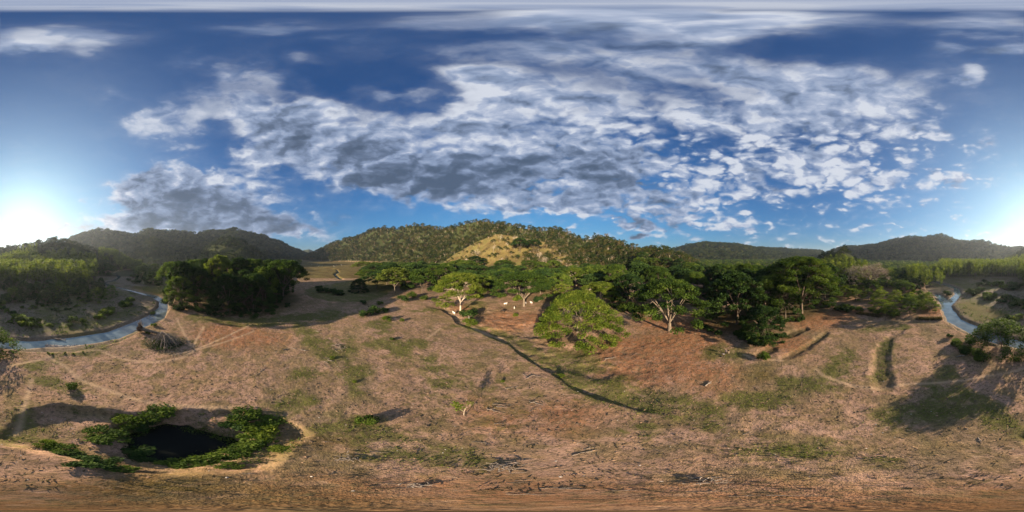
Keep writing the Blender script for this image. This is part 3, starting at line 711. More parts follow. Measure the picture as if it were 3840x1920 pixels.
NEAR = [  # kind, photo px of base, distance, crown radius, height, label
 ('rainA','rain_tree',1727,88,15.5,22,'spreading green rain tree with one tall pale bare trunk above the cattle'),
 ('rainB','rain_tree',1965,95,19.5,21,'widest flat-topped rain tree, forked brown trunk beside the grazing cattle'),
 ('front','rain_tree',2165,60,16.5,17,'low bright green rain tree with white bare branches showing, nearest the gully'),
 ('rainC','rain_tree',2510,61,14.5,21.5,'rain tree with a thick short trunk alone on the red pasture'),
 ('darkA','rain_tree',2765,68,15,23,'dense dark tree hanging low over the red bank behind the people'),
 ('darkA','rain_tree',2862,56,9,12,'low dark tree drooping over the eroded gully'),
 ('darkB','forest_tree',2945,75,9,22,'tree with a slim pale trunk beside the dark double trunk'),
 ('giant','rain_tree',3005,82,20,30,'giant umbrella tree with dark forked trunk, highest crown of the grove'),
 ('midC','rain_tree',1480,127,13,21,'half-bare umbrella tree with a white trunk at the pasture edge'),
 ('midA','rain_tree',1583,122,12,20,'green tree with two white trunks beside the half-bare umbrella tree'),
 ('darkB','round_tree',1345,137,9,11,'small round dark tree alone in the valley meadow'),
 ('midC','dry_tree',1360,300,20,22,'brownish umbrella tree alone at the far edge of the golden meadow'),
 ('midD','rain_tree',1400,230,16,20,'dark flat tree overlapping the brownish tree in the valley'),
 ('small','small_tree',1668,92,5,9,'small bright tree at the foot of the tall pale trunk'),
 ('rainA','rain_tree',2160,155,13,19,'flat umbrella tree with dark branches behind the low bright tree'),
 ('small','small_tree',2110,108,8,12,'bright low tree in front of the dark flat umbrella'),
 ('rainA','rain_tree',2250,95,12,15,'bright spreading crown directly behind the low bright tree'),
 ('midD','rain_tree',1900,215,17,19,'flat-topped tree with a leaning trunk below the grassy knoll'),
 ('midA','rain_tree',2035,190,14,17,'thin flat tree below the right foot of the grassy knoll'),
 ('midD','rain_tree',1805,215,12,17,'small dark umbrella tree under the knoll beside the leaning one'),
 ('rainB','rain_tree',1650,165,20,21,'broad dark umbrella tree behind the tall pale trunk'),
 ('midD','rain_tree',1545,185,17,22,'broad dark umbrella tree standing behind the two white trunks'),
 ('midB','knoll_tree',1812,285,8,11,'single round tree on the open slope of the knoll'),
 ('midD','knoll_tree',1950,292,17,26,'tall dark flat-topped tree high on the knoll'),
 ('midD','knoll_tree',2000,300,16,20,'lower flat-topped tree next to the tall one on the knoll'),
 ('low','bank_tree',3755,50,12.5,10.5,'low wide grey-green tree leaning over the river bank'),
 ('rainC','grove_tree',672,88,8,19,'light green tree with twisted pale trunks at the river end of the grove'),
 ('darkA','grove_tree',735,96,12,24,'dark grove tree next to the twisted pale trunks'),
 ('midC','grove_tree',820,108,9,31,'tallest yellow-green crown rising out of the grove'),
 ('darkB','grove_tree',855,86,11,21,'dark low-leaved grove tree facing the brush pile'),
 ('darkA','grove_tree',950,86,12,21,'grove tree with a single dark trunk at the pasture edge'),
 ('midA','grove_tree',985,98,10,24,'grove tree with a thin white trunk'),
 ('rainB','grove_tree',1062,112,17,28,'wide umbrella tree ending the grove towards the valley meadow'),
 ('rainB','grove_tree',655,128,17,28,'flat green umbrella tree behind the twisted pale trunks'),
 ('darkA','grove_tree',900,120,14,29,'dark tree in the middle of the grove, behind the single dark trunk'),
 ('darkB','grove_tree',1010,128,14,28,'dark round tree at the back of the grove'),
 ('darkA','grove_tree',770,130,14,27,'dark tree behind the yellow-green crown'),
 ('rainC','grove_tree',940,140,15,28,'umbrella tree at the back of the grove showing above the dark ones'),
]
base_R = {'rainA':14,'rainB':17,'rainC':15,'front':16,'darkA':14,'darkB':12,'giant':21,'midA':13,'midB':11,'midC':12,'midD':13,'low':13,'small':4.2,'smalld':4.5}
base_H = {'rainA':21,'rainB':21,'rainC':21,'front':17,'darkA':22,'darkB':20,'giant':31,'midA':18,'midB':17,'midC':17,'midD':18,'low':10,'small':7,'smalld':7}
def put_tree(kind, name, px, d, R, Ht, label, group=None, rz=None, cat='tree'):
    return plant(kind, name, PD(px, d), R/base_R[kind], random.random()*6.28 if rz is None else rz, label, cat, group, Ht/base_H[kind])
NEAR = [(a[0], a[1], a[2], a[3], a[4]*1.1, a[5], a[6]) for a in NEAR]
for a in NEAR: put_tree(*a)
OCC = [(PD(a[2], a[3]), a[4]) for a in NEAR]
def clear(p, R, f=.62):
    for q, r in OCC:
        if math.hypot(p[0]-q[0], p[1]-q[1]) < (R+r)*f: return False
    return True
def belt(n, pr, dr, kinds, Rr, Hr, name, label, group, f=.62, cat='tree', okf=None):
    k = 0
    for _ in range(n*14):
        if k >= n: break
        px = random.uniform(*pr); d = math.sqrt(random.uniform(dr[0]**2, dr[1]**2)); p = PD(px, d); R = random.uniform(*Rr)
        if not clear(p, R, f) or (okf and not okf(px, d, p)): continue
        if float(dist_poly(np.array([p.x]), np.array([p.y]), RIVW)[0]) < R*.5+2: continue
        OCC.append((p, R)); k += 1
        put_tree(random.choice(kinds), name, px, d, R, random.uniform(*Hr), label, group, cat=cat)
belt(40, (2290,3120), (84,160), ['darkA','rainB','darkA','midD','rainC'], (10,15), (18,25), 'forest_tree', 'dark green tree in the shaded wood behind the giant umbrella tree', 'trees of the shaded wood', .38, okf=lambda px, d, p: not (px < 2620 and d < 100))
belt(40, (2200,3100), (150,270), ['midA','midD','midB','midA'], (12,17), (14,21), 'forest_tree', 'flat crown in the canopy stretching from the wood to the hills', 'canopy trees beyond the wood', .5)
belt(34, (1380,1790), (140,290), ['midA','midD','midB','midD'], (12,18), (15,22), 'belt_tree', 'umbrella tree in the belt below the forested hill', 'umbrella trees below the hill', .55)
belt(32, (1800,2270), (122,240), ['midA','midD','midD','rainB'], (12,17), (12,19), 'belt_tree', 'flat tree in the belt below the grassy knoll', 'flat trees below the knoll', .5)
belt(34, (655,1100), (92,190), ['darkA','darkB','darkA','rainB','darkB'], (9,14), (20,28), 'grove_tree', 'dark tree deep inside the riverside grove', 'inner trees of the riverside grove', .34)
belt(12, (520,700), (150,300), ['midA','midD','midB'], (9,13), (12,18), 'valley_tree', 'green tree on the flat between river bend and far hills', 'trees beyond the river bend', .6)
belt(9, (340,430), (230,330), ['midB','midD'], (9,13), (16,22), 'valley_tree', 'dark tree beside the head of the river bend', 'dark trees at the head of the bend', .5)
belt(22, (3180,3480), (120,260), ['midA','midB','midC','rainA'], (7,11), (9,15), 'riverside_tree', 'green tree between the bare pink tree and the river', 'trees behind the bare pink tree', .6)
belt(14, (3060,3230), (105,150), ['smalld','small'], (6,8), (8,11), 'thicket_tree', 'low pale green tree in the thicket under the giant tree', 'thicket under the giant tree', .6)
belt(12, (3240,3500), (78,115), ['smalld','small'], (4.5,7), (7,10), 'thicket_tree', 'low round tree in the thicket by the fence', 'thicket by the fence', .6)
belt(26, (3850,4260), (105,170), ['midB','smalld','darkB'], (5,9), (8,14), 'floodplain_tree', 'dark rounded tree between plantation and floodplain scrub', 'trees in front of the plantation', .6)

# ------------------------------------------------------------------ teak plantations: front rows one by one, the rest as stuff
TK = [make_teak(50+i, 24, 330, .6) for i in range(4)]
def put_teak(k, p, sc, label, group):
    e = empty('teak_tree', p, random.random()*6.28, sc); tag(e, label, 'teak tree', group); ob('trunk', TK[k][0], e); ob('crown', TK[k][1], e)
for lo, hi, d0, d1, n, lb, gp in ((3540,3880,215,245,55,'slender teak tree in the front row across the river','teak front row across the river'),
                                  (3400,3540,150,190,18,'slender teak tree in the clump between thicket and river','teak clump by the river'),
                                  (0,345,150,178,42,'slender backlit teak tree in the front row behind the floodplain scrub','teak front row behind the scrub'),
                                  (3080,3250,165,200,34,'slender teak tree above the bare pink tree','teak clump above the pink tree')):
    for i in range(n):
        px = lo+(hi-lo)*(i+random.random())/n
        put_teak(i % 4, PD(px, random.uniform(d0, d1)), random.uniform(.68, 1.12)*(.8 if 'clump' in lb else 1), lb, gp)

def scatter(name, P3, scale, rot, colobjs, kind='stuff'):
    """one object: geometry nodes place copies of small plant meshes on a point cloud of the survey"""
    me = bpy.data.meshes.new(name); me.vertices.add(len(P3)); me.vertices.foreach_set('co', np.asarray(P3, np.float32).ravel())
    for an, arr, ty in (('sc', scale, 'FLOAT_VECTOR'), ('rt', rot, 'FLOAT_VECTOR')):
        a = me.attributes.new(an, ty, 'POINT'); a.data.foreach_set('vector', np.asarray(arr, np.float32).ravel())
    c = bpy.data.collections.new(name+'_sources')
    for o in colobjs: c.objects.link(o)
    o = ob(name, me); tag(o, kind=kind)
    ng = bpy.data.node_groups.new(name, 'GeometryNodeTree')
    ng.interface.new_socket('Geometry', in_out='INPUT', socket_type='NodeSocketGeometry'); ng.interface.new_socket('Geometry', in_out='OUTPUT', socket_type='NodeSocketGeometry')
    N = ng.nodes; L = ng.links
    gi = N.new('NodeGroupInput'); go = N.new('NodeGroupOutput'); ip = N.new('GeometryNodeInstanceOnPoints'); ci = N.new('GeometryNodeCollectionInfo')
    ci.inputs['Collection'].default_value = c; ci.inputs['Separate Children'].default_value = True; ci.inputs['Reset Children'].default_value = True
    m2p = N.new('GeometryNodeMeshToPoints')
    a1 = N.new('GeometryNodeInputNamedAttribute'); a1.data_type = 'FLOAT_VECTOR'; a1.inputs[0].default_value = 'sc'
    a2 = N.new('GeometryNodeInputNamedAttribute'); a2.data_type = 'FLOAT_VECTOR'; a2.inputs[0].default_value = 'rt'
    L.new(gi.outputs[0], m2p.inputs[0]); L.new(m2p.outputs[0], ip.inputs['Points']); L.new(ci.outputs[0], ip.inputs['Instance'])
    ip.inputs['Pick Instance'].default_value = True
    L.new(a2.outputs[0], ip.inputs['Rotation']); L.new(a1.outputs[0], ip.inputs['Scale']); L.new(ip.outputs[0], go.inputs[0])
    md = o.modifiers.new('scatter', 'NODES'); md.node_group = ng
    return o
def joined(name, parts):
    """trunk + crown meshes as one unlinked source object with two materials"""
    V = []; F = []; T = []; MI = []; b = 0
    mats = []
    for me in parts:
        n = len(me.vertices); v = np.empty(n*3, np.float32); me.vertices.foreach_get('co', v); V.append(v.reshape(-1, 3))
        f = np.empty(len(me.loops), np.int32); me.loops.foreach_get('vertex_index', f); F.append(f.reshape(-1, 4)+b); b += n
        t = np.zeros(n, np.float32)
        if 'tint' in me.attributes: me.attributes['tint'].data.foreach_get('value', t)
        T.append(t); MI.append(np.full(len(me.polygons), len(mats))); mats.append(me.materials[0])
    me = mesh_np(name, np.vstack(V), np.vstack(F), None, False, {'tint': ('FLOAT', np.concatenate(T))})
    for m_ in mats: me.materials.append(m_)
    me.polygons.foreach_set('material_index', np.concatenate(MI).astype(np.int32))
    return bpy.data.objects.new(name, me)
def pts_in(n, pxr, rr, cond=None, pw=1.6):
    px = RNG.uniform(pxr[0], pxr[1], n) % 3840; r = (rr[0]**pw+RNG.random(n)*(rr[1]**pw-rr[0]**pw))**(1/pw)
    a = AZ(px); x = r*np.sin(a); y = r*np.cos(a)
    z, I = H(x, y, True)
    ok = np.ones(n, bool) if cond is None else cond(x, y, z, I)
    ok &= I['dr'] > 7
    return np.stack([x, y, z], 1)[ok], {k: v[ok] for k, v in I.items()}
def srnd(n, lo, hi, flat=0.0):
    s = RNG.uniform(lo, hi, n); return np.stack([s, s, s*(1+flat*(RNG.random(n)-.5))], 1)
def rrnd(n): return np.stack([np.zeros(n), np.zeros(n), RNG.random(n)*6.28], 1)
# teak masses
tsrc = [joined('teak_source', TK[i]) for i in range(3)]
a_, _ = pts_in(900, (3520,3980), (240,420)); b_, _ = pts_in(700, (-20,360), (178,330)); c_, _ = pts_in(260, (3080,3250), (195,250)); d_, _ = pts_in(420, (370,530), (330,460)); e_, _ = pts_in(220, (3400,3545), (185,270))
for nm, pp, lo, hi in (('teak_plantation', a_, .68, 1.12), ('teak_plantation', b_, .7, 1.2), ('teak_plantation', c_, .62, .85), ('teak_plantation', d_, .7, .95), ('teak_plantation', e_, .6, .85)):
    o = scatter(nm, pp, srnd(len(pp), lo, hi), rrnd(len(pp)), [bpy.data.objects.new('teak_source', s.data) for s in tsrc])
# hillside forest
far = []
for i, (lm_, st, R_, H_) in enumerate((('leaf_hill','round',4.6,10),('leaf_hill','dome',5.2,10),('leaf_hill','round',4.2,9),('leaf_hill','umbrella',6.2,11),('leaf_dry','round',4.0,9))):
    far.append(joined('far_tree', make_tree(80+i, R_, H_, st, 16, 330 if lm_ != 'leaf_dry' else 190, .62, .3, 4, lm_, 'bark_pale' if i > 2 else 'bark_mid', .16, 3, flat=.6)))
far_blue = []
far_green = []
for i, (lm_, st, R_, H_) in enumerate((('leaf_dark','round',5,10),('leaf','dome',5.6,10),('leaf','umbrella',6.6,10),('leaf_yellow','round',4.5,10))):
    far_green.append(joined('far_tree', make_tree(90+i, R_, H_, st, 16, 330, .66, .25, 4, lm_, 'bark_mid', .16, 3, flat=.6)))
for i, st in enumerate(('round','dome','umbrella')):
    far_blue.append(joined('far_tree', make_tree(120+i, 5.5+i*.5, 10, st, 16, 330, .66, .25, 4, 'leaf_far', 'bark_mid', .16, 3, flat=.6)))
def srcs(l): return [bpy.data.objects.new('far_tree', o.data) for o in l]
onhill = lambda x, y, z, I: (I['which'] >= 0) & (I['which'] != 6)
main, I = pts_in(22000, (1140,2620), (190,1250), lambda x, y, z, I: (I['which'] == 5) & (I['frac'] < .999) | ((I['which'] == 5) & (RNG.random(len(x)) < .3)))
sc = srnd(len(main), .85, 1.5, .3); sc *= np.clip(.75+I['r']/1500, .8, 1.4)[:, None]
scatter('hillside_forest', main, sc, rrnd(len(main)), srcs(far))
# knoll: sparse slim trees, denser on its right flank
kn, I = pts_in(3000, (1650,2180), (215,380), lambda x, y, z, I: (I['which'] == 6) & (RNG.random(len(x)) < np.where(I['px'] > 2050, .8, np.where(I['px'] > 1960, .30, np.where(I['px'] > 1900, .09, .05)))*(.4+1.2*(fbm(x, y, 30, 3, 77) > 0))))
scatter('knoll_scrub', kn, srnd(len(kn), .5, .95, .5), rrnd(len(kn)), srcs(far[2:]))
lh, I = pts_in(14000, (-60,1260), (250,1900), lambda x, y, z, I: (I['which'] >= 0) & (I['which'] != 5))
sc = srnd(len(lh), .8, 1.3, .3); sc *= np.clip(.8+I['r']/1100, .9, 2.2)[:, None]
scatter('far_hill_forest', lh, sc, rrnd(len(lh)), srcs(far_blue))
rh, I = pts_in(13000, (2470,3930), (205,1700), lambda x, y, z, I: (I['which'] >= 7))
sc = srnd(len(rh), .8, 1.3, .3); sc *= np.clip(.8+I['r']/1100, .9, 2.2)[:, None]
scatter('far_hill_forest', rh, sc, rrnd(len(rh)), srcs(far_blue))
# wooded plains
pl = []
for n, pr, rr in ((2600,(2180,3100),(250,1000)),(2600,(3080,3860),(255,820)),(1500,(3500,3860),(400,800)),(900,(-10,560),(320,640)),(1300,(520,1130),(260,900)),(420,(1380,1700),(270,560)),(300,(1690,2200),(232,300)),(500,(3230,3420),(150,300))):
    q, I = pts_in(n, pr, rr, lambda x, y, z, I: (I['which'] != 6) & (I['hh'] < 3)); pl.append(q)
pl = np.vstack(pl); r_ = np.hypot(pl[:, 0], pl[:, 1])
scatter('plain_forest', pl, srnd(len(pl), .65, 1.15, .3)*np.clip(.75+r_/1500, .8, 1.3)[:, None], rrnd(len(pl)), srcs(far_green))

# ------------------------------------------------------------------ bare and odd trees
def bare_tree(name, p, seed, Ht, label, barkm='bark_pale', blossom=None, rz=0, spread=.5, cat='bare tree', group=None, levels=5, r0=.3, wide=1.0, fork=.3):
    tv, tf, tips = make_bare(seed, Ht, spread, barkm, levels, r0, fork=fork)
    top = tv[:, 2].max(); k = Ht/top; tv *= [k*wide, k*wide, k]; tips = tips*[k*wide, k*wide, k]
    e = empty(name, p, rz); tag(e, label, cat, group)
    ob('trunk', mesh_np('trunk', tv, tf, M[barkm], True), e)
    if blossom:
        rg = np.random.default_rng(seed); C = np.repeat(tips, blossom[1], 0); C = C+rg.normal(size=C.shape)*blossom[2]
        lv, lf, lt = leaves(C, blossom[3], rg, rg.random(len(C)), .2); ob('crown', mesh_np('crown', lv, lf, M[blossom[0]], False, {'tint': ('FLOAT', lt)}), e)
    return e
bare_tree('bare_tree', PD(3255, 125), 5, 24, 'wide bare tree with a haze of pinkish grey twigs', 'bark_mid', ('leaf_pink', 8, .9, .26), spread=.62, levels=6, r0=.6, wide=1.35, fork=.2)
bare_tree('bare_tree', P(3487, 1181), 9, 7, 'small leafless tree on the bank next to the dry grass edge', 'bark_mid', None, spread=.6, levels=5, r0=.14)
BARE = [(108,1087,9),(184,1078,9),(225,1050,12)]
for i, (a, b, h) in enumerate(BARE):
    bare_tree('bare_tree', P(a, b), 20+i, h, 'pale leafless tree standing in the dark floodplain scrub', 'bark_pale', None, levels=4, r0=.16, group='leafless trees in the floodplain scrub')
protos = []
for i in range(3):
    e = bare_tree('bare_tree', PD((1722, 1740, 2045)[i], (262, 250, 250)[i]), 30+i, 13+2*i, 'pale leafless tree at the foot of the forested hill', 'bark_pale', ('leaf_dry', 1, .4, .25) if i == 1 else None, levels=5, r0=.22, group='leafless trees at the foot of the hill')
    protos.append(e)
for i, (px, d) in enumerate([(1660,270),(1690,280),(1560,300),(1590,310),(1500,330),(1335,420),(1360,400),(1880,262),(2020,262),(2060,240),(2075,252),(2095,262),(2115,240),(2140,262),(2160,236),(2185,225),(2200,246),(2215,215),(2232,236),(2255,225),(2275,250),(2300,238),(2340,230),(2380,222),(1760,285),(1850,300),(1930,322),(1905,310),(1875,325),(1790,300)]):
    e = copy_tree(protos[i % 3]); e.location = PD(px, d); e.rotation_euler.z = random.random()*6; s = random.uniform(.7, 1.15); e.scale = (s, s, s)

# ------------------------------------------------------------------ bushes
BU = {'g': make_bush(1, 1.7, 1.6, 900, .15, 'leaf'), 'b': make_bush(2, 1.7, 1.5, 900, .15, 'leaf_bright'), 'd': make_bush(3, 1.9, 1.7, 900, .17, 'leaf_dark'), 'y': make_bush(4, 1.6, 1.3, 700, .15, 'leaf_yellow')}
def bush(k, p, s, label, group=None, sz=None, name='bush'):
    e = empty(name, p, random.random()*6.28, (s, s, sz or s)); tag(e, label, 'bush', group)
    ob('stems', BU[k][0], e); ob('foliage', BU[k][1], e); return e
for k, px, py, s, lb in (
 ('b',1450,1202,1.5,'bright yellow-green bush alone on the sunlit pasture edge'),('b',1507,1203,.8,'small bright bush right beside the bigger yellow-green one'),
 ('d',1362,1140,1.5,'dark bush at the front of the shaded meadow strip'),('g',1470,1275,.6,'tiny bright shrub on the green patch below the two bright bushes'),
 ('d',1400,1175,2.4,'large dark bush in the shaded clump'),('d',1362,1185,1.7,'dark bush on the near side of the shaded clump'),('d',1443,1170,1.5,'dark bush at the end of the shaded clump'),
 ('g',1425,1142,1.4,'mid green bush behind the shaded clump'),('g',1545,1115,2.6,'green thicket at the foot of the two white trunks'),('d',1510,1130,2.6,'dark thicket under the half-bare umbrella tree'),
 ('g',1590,1125,2.0,'green bush on the bank beyond the thicket'),
 ('d',1765,1190,2.8,'dark bush patch that hides two white cows'),('b',1765,1218,1.9,'bright bush on the lip of the gully'),('b',1748,1208,1.1,'small bright bush beside the gully-lip bush'),
 ('b',1933,1186,1.0,'small bright bush alone among the grazing cattle'),('g',1800,1120,2.2,'green bush at the tip of the long trunk shadow'),('d',2020,1132,2.4,'dark low bush near the wood edge behind the cattle'),
 ('b',1880,1115,2.2,'bright shrub left of the forked brown trunk'),('b',1945,1128,2.6,'bright shrub touching the forked brown trunk'),
 ('b',555,1253,.8,'bright shrub on top of the brush pile bank'),('g',577,1223,.9,'green shrub on the river edge beyond the uprooted stump'),('g',572,1180,1.2,'green shrub growing on the snag in the river'),
 ('g',620,1130,1.4,'green shrub on the small islet in the bend'),('d',3552,1110,2.6,'dark bush covering the islet between the two river arms'),
 ('g',270,1455,.8,'low green shrub beside the curving path'),('b',215,1118,1.8,'taller bright shrub in the middle of the floodplain'),
 ('g',2865,1345,1.2,'green tuft in the eroded hollow'),('b',2105,1412,.5,'tiny bright sprig on the pasture'),('b',1885,1432,.3,'tiny seedling near the sapling'),
 ('b',1330,1435,.35,'tiny bright sprig in the green strip'),('b',1245,1345,.5,'bright sprig by the split log'),
 ('g',1375,1582,.9,'low green clump on the grassy rise')):
    bush(k, P(px, py), s, lb)
# pond rim thickets
PB = [('b',470,1585,1.0,'yellow-green bush at the upper corner of the pond'),('b',590,1560,1.1,'round yellow-green bush on the far rim of the pond'),('g',530,1595,.8,'low bush between two rim bushes of the pond'),
 ('g',390,1635,.9,'bush on the open grassy end of the pond'),('b',915,1565,1.0,'bright bush at the far corner of the pond by the crumbling bank'),('g',900,1600,1.0,'bush next to the black end of the pond'),
 ('b',985,1618,1.2,'tall bright bush at the end of the pond'),('b',1030,1580,.8,'bush nearest the crumbling earth bank'),('b',960,1660,.9,'bright bush in the corner by the bank'),('b',1055,1690,.45,'lone broad-leaved shrub outside the thicket'),
 ('b',900,1700,.75,'bush in the bright thicket below the pond'),('b',840,1712,.7,'second bush of the bright thicket below the pond'),('g',780,1728,.7,'middle bush of the thicket below the pond'),('b',720,1745,.6,'lowest bush of the thicket below the pond'),
 ('b',860,1748,.5,'bush at the edge of the thicket, on the dry rim'),('g',930,1680,.8,'shaded bush at the water by the thicket'),('g',500,1700,.7,'shaded bush on the near shore of the pond'),('g',545,1722,.5,'low bush on the near shore'),
 ('g',460,1765,.5,'low bush on the lower rim of the hollow'),('g',340,1740,.6,'bush along the lower rim of the hollow'),('b',240,1692,.6,'yellow-green bush along the lower rim'),('b',170,1668,.6,'bush at the open tip of the hollow'),('g',390,1742,.5,'shaded bush on the lower rim'),('g',290,1712,.55,'dark bush on the rim next to the yellow-green one'),('g',640,1740,.45,'low shrub between pond and thicket')]
for i_, (k, px, py, s, lb) in enumerate(PB): bush({'b': 'g', 'g': 'd'}[k] if i_ % 3 else k, P(px, py), s*random.uniform(1.1, 1.75), lb, None, s*random.uniform(.6, 1.1), 'pond_bush')
# floodplain scrub rows
def scrub(n, line, spread, ks, sr, label, group):
    for i in range(n):
        f = random.random()*(len(line)-1); j = int(f); f -= j
        px = line[j][0]*(1-f)+line[j+1][0]*f; py = line[j][1]*(1-f)+line[j+1][1]*f
        p = P(px, py+random.uniform(-spread, spread))
        if float(dist_poly(np.array([p.x]), np.array([p.y]), RIVW)[0]) < 1.5: continue
        bush(random.choice(ks), p, random.uniform(*sr), label, group, None, 'scrub_bush')
scrub(26, [(-60,1195),(60,1205),(130,1215),(200,1222),(260,1220),(330,1208)], 13, 'gggy', (.6,2.3), 'bush in the hedge-like row above the gravel bank', 'row of bushes above the gravel bank')
scrub(18, [(360,1200),(400,1175),(450,1155),(500,1130)], 10, 'ggb', (1.2,2.1), 'bush in the clump on the inner river bend', 'bushes on the inner river bend')
scrub(44, [(-10,1120),(100,1110),(200,1100),(300,1090),(390,1085)], 22, 'dddg', (1.5,3.4), 'dark bush in the thick scrub below the plantation', 'thick scrub below the plantation')
scrub(28, [(0,1165),(120,1160),(250,1150),(380,1120)], 16, 'dggy', (.6,1.3), 'scattered low bush on the bare silt', 'scattered bushes on the silt')
scrub(26, [(3610,1085),(3700,1110),(3800,1140),(3850,1150)], 14, 'dddg', (1.4,2.6), 'dark bush in the band across the river', 'dark bush band across the river')
scrub(14, [(3680,1065),(3760,1075),(3850,1085)], 10, 'ddg', (1.8,3.4), 'bush in front of the far teak row', 'bushes in front of the far teak row')
scrub(18, [(3380,1110),(3440,1125),(3500,1140)], 22, 'gdgy', (1.5,2.8), 'bush between fence and river', 'bushes between fence and river')
scrub(14, [(470,1045),(540,1055),(620,1060)], 12, 'dg', (2.0,3.6), 'green bush on the far side of the sandy reach', 'bushes beyond the sandy reach')
scrub(8, [(530,1000+30),(620,1020)], 8, 'dg', (2.5,4.2), 'large green bush near the grove by the river', 'large bushes near the grove')
scrub(16, [(700,1165),(850,1172),(1000,1168),(1080,1150)], 6, 'd', (.9,1.7), 'dark undergrowth bush at the grove edge', 'undergrowth at the grove edge')
scrub(14, [(2330,1165),(2400,1178),(2450,1160)], 12, 'gd', (1.4,2.6), 'green bush at the wood edge near the thick short trunk', 'bushes at the wood edge')
scrub(16, [(2760,1250),(2860,1290),(2900,1270)], 16, 'dg', (1.0,1.9), 'drooping dark bush over the gully', 'bushes over the gully')
scrub(16, [(3090,1150),(3180,1165),(3300,1175),(3380,1185)], 8, 'dg', (1.2,2.2), 'bush along the inner fence', 'bushes along the inner fence')
scrub(14, [(3560,1275),(3620,1320),(3680,1345)], 12, 'dg', (.7,1.3), 'low shrub under the leaning bank tree', 'shrubs under the bank tree')
scrub(12, [(1170,1085),(1250,1095),(1290,1110)], 8, 'd', (1.2,2.4), 'low dark bush in the shaded meadow', 'low bushes in the shaded meadow')
scrub(6, [(110,1322),(250,1328),(330,1318),(440,1294)], 3, 'by', (.2,.45), 'small bright tuft along the bank top', 'tufts along the bank top')

scrub(18, [(1480,1075),(1600,1080),(1760,1075),(1850,1085)], 14, 'dgg', (1.6,3.2), 'green bush under the belt of umbrella trees', 'undergrowth below the umbrella trees')
scrub(18, [(1850,1060),(2000,1075),(2150,1090),(2300,1110)], 12, 'dgg', (1.6,3.2), 'green bush in the wood edge behind the grazing cattle', 'undergrowth behind the cattle')
# ------------------------------------------------------------------ sapling with shadow
p = P(1740, 1560)
rg = np.random.default_rng(3)
e = empty('sapling', p); tag(e, 'leaning sapling with a bright leaf clump in the middle of the dry pasture', 'sapling')
br = [(bez((0,0,-.1),(-.1,.1,1.4),(.25,.1,2.8),8), np.linspace(.06,.03,8)),(bez((.2,.1,2.2),(-.3,.2,2.9),(-1.3,.4,3.0),6), np.linspace(.035,.012,6)),(bez((.25,.1,2.7),(.6,.3,3.4),(.9,.3,4.2),6), np.linspace(.035,.01,6)),(bez((0,0,1.4),(-.5,0,1.8),(-.7,.2,2.2),5), np.linspace(.03,.01,5)),(bez((.6,.2,3.3),(.9,.5,3.5),(1.3,.7,3.6),5), np.linspace(.02,.008,5))]
tv, tf = tubes(br, 5); ob('trunk', mesh_np('trunk', tv, tf, M['bark_pale'], True), e)
C = np.vstack([rg.normal(size=(260,3))*[.42,.36,.3]+[-.75,.25,2.5], rg.normal(size=(90,3))*[.3,.3,.2]+[-1.3,.5,3.3], rg.normal(size=(60,3))*[.3,.3,.3]+[.7,.3,4.0]])
lv, lf, lt = leaves(C, .13, rg, rg.random(len(C)), .3); ob('crown', mesh_np('crown', lv, lf, M['leaf_bright'], False, {'tint': ('FLOAT', lt)}), e)

# ------------------------------------------------------------------ dead wood
def stick_mesh(seed, L=2.0, r=.06, nb=2, flatz=.12):
    rg = np.random.default_rng(seed); pts = np.stack([np.linspace(-L/2, L/2, 7), rg.normal(size=7)*L*.03, np.full(7, r*.8)+np.abs(rg.normal(size=7))*flatz*.3], 1)
    tr = [(pts, r*np.linspace(1, .45, 7))]
    for i in range(nb):
        j = pts[rg.integers(2, 6)]; a = rg.uniform(.4, 1.0)*rg.choice([-1, 1]); l = L*rg.uniform(.2, .45)
        e_ = j+np.array([math.cos(a)*l, math.sin(a)*l, flatz*rg.random()*2]); tr.append((bez(j, (j+e_)/2+rg.normal(size=3)*.04, e_, 4), r*np.linspace(.6, .2, 4)))
    v, f = tubes(tr, 6); return mesh_np('fallen_branch', v, f, M['dead_wood'], True)
SM = [stick_mesh(i, 2.0, .055, i % 4) for i in range(6)]
LOGM = [stick_mesh(20+i, 2.2, .15, i) for i in range(3)]
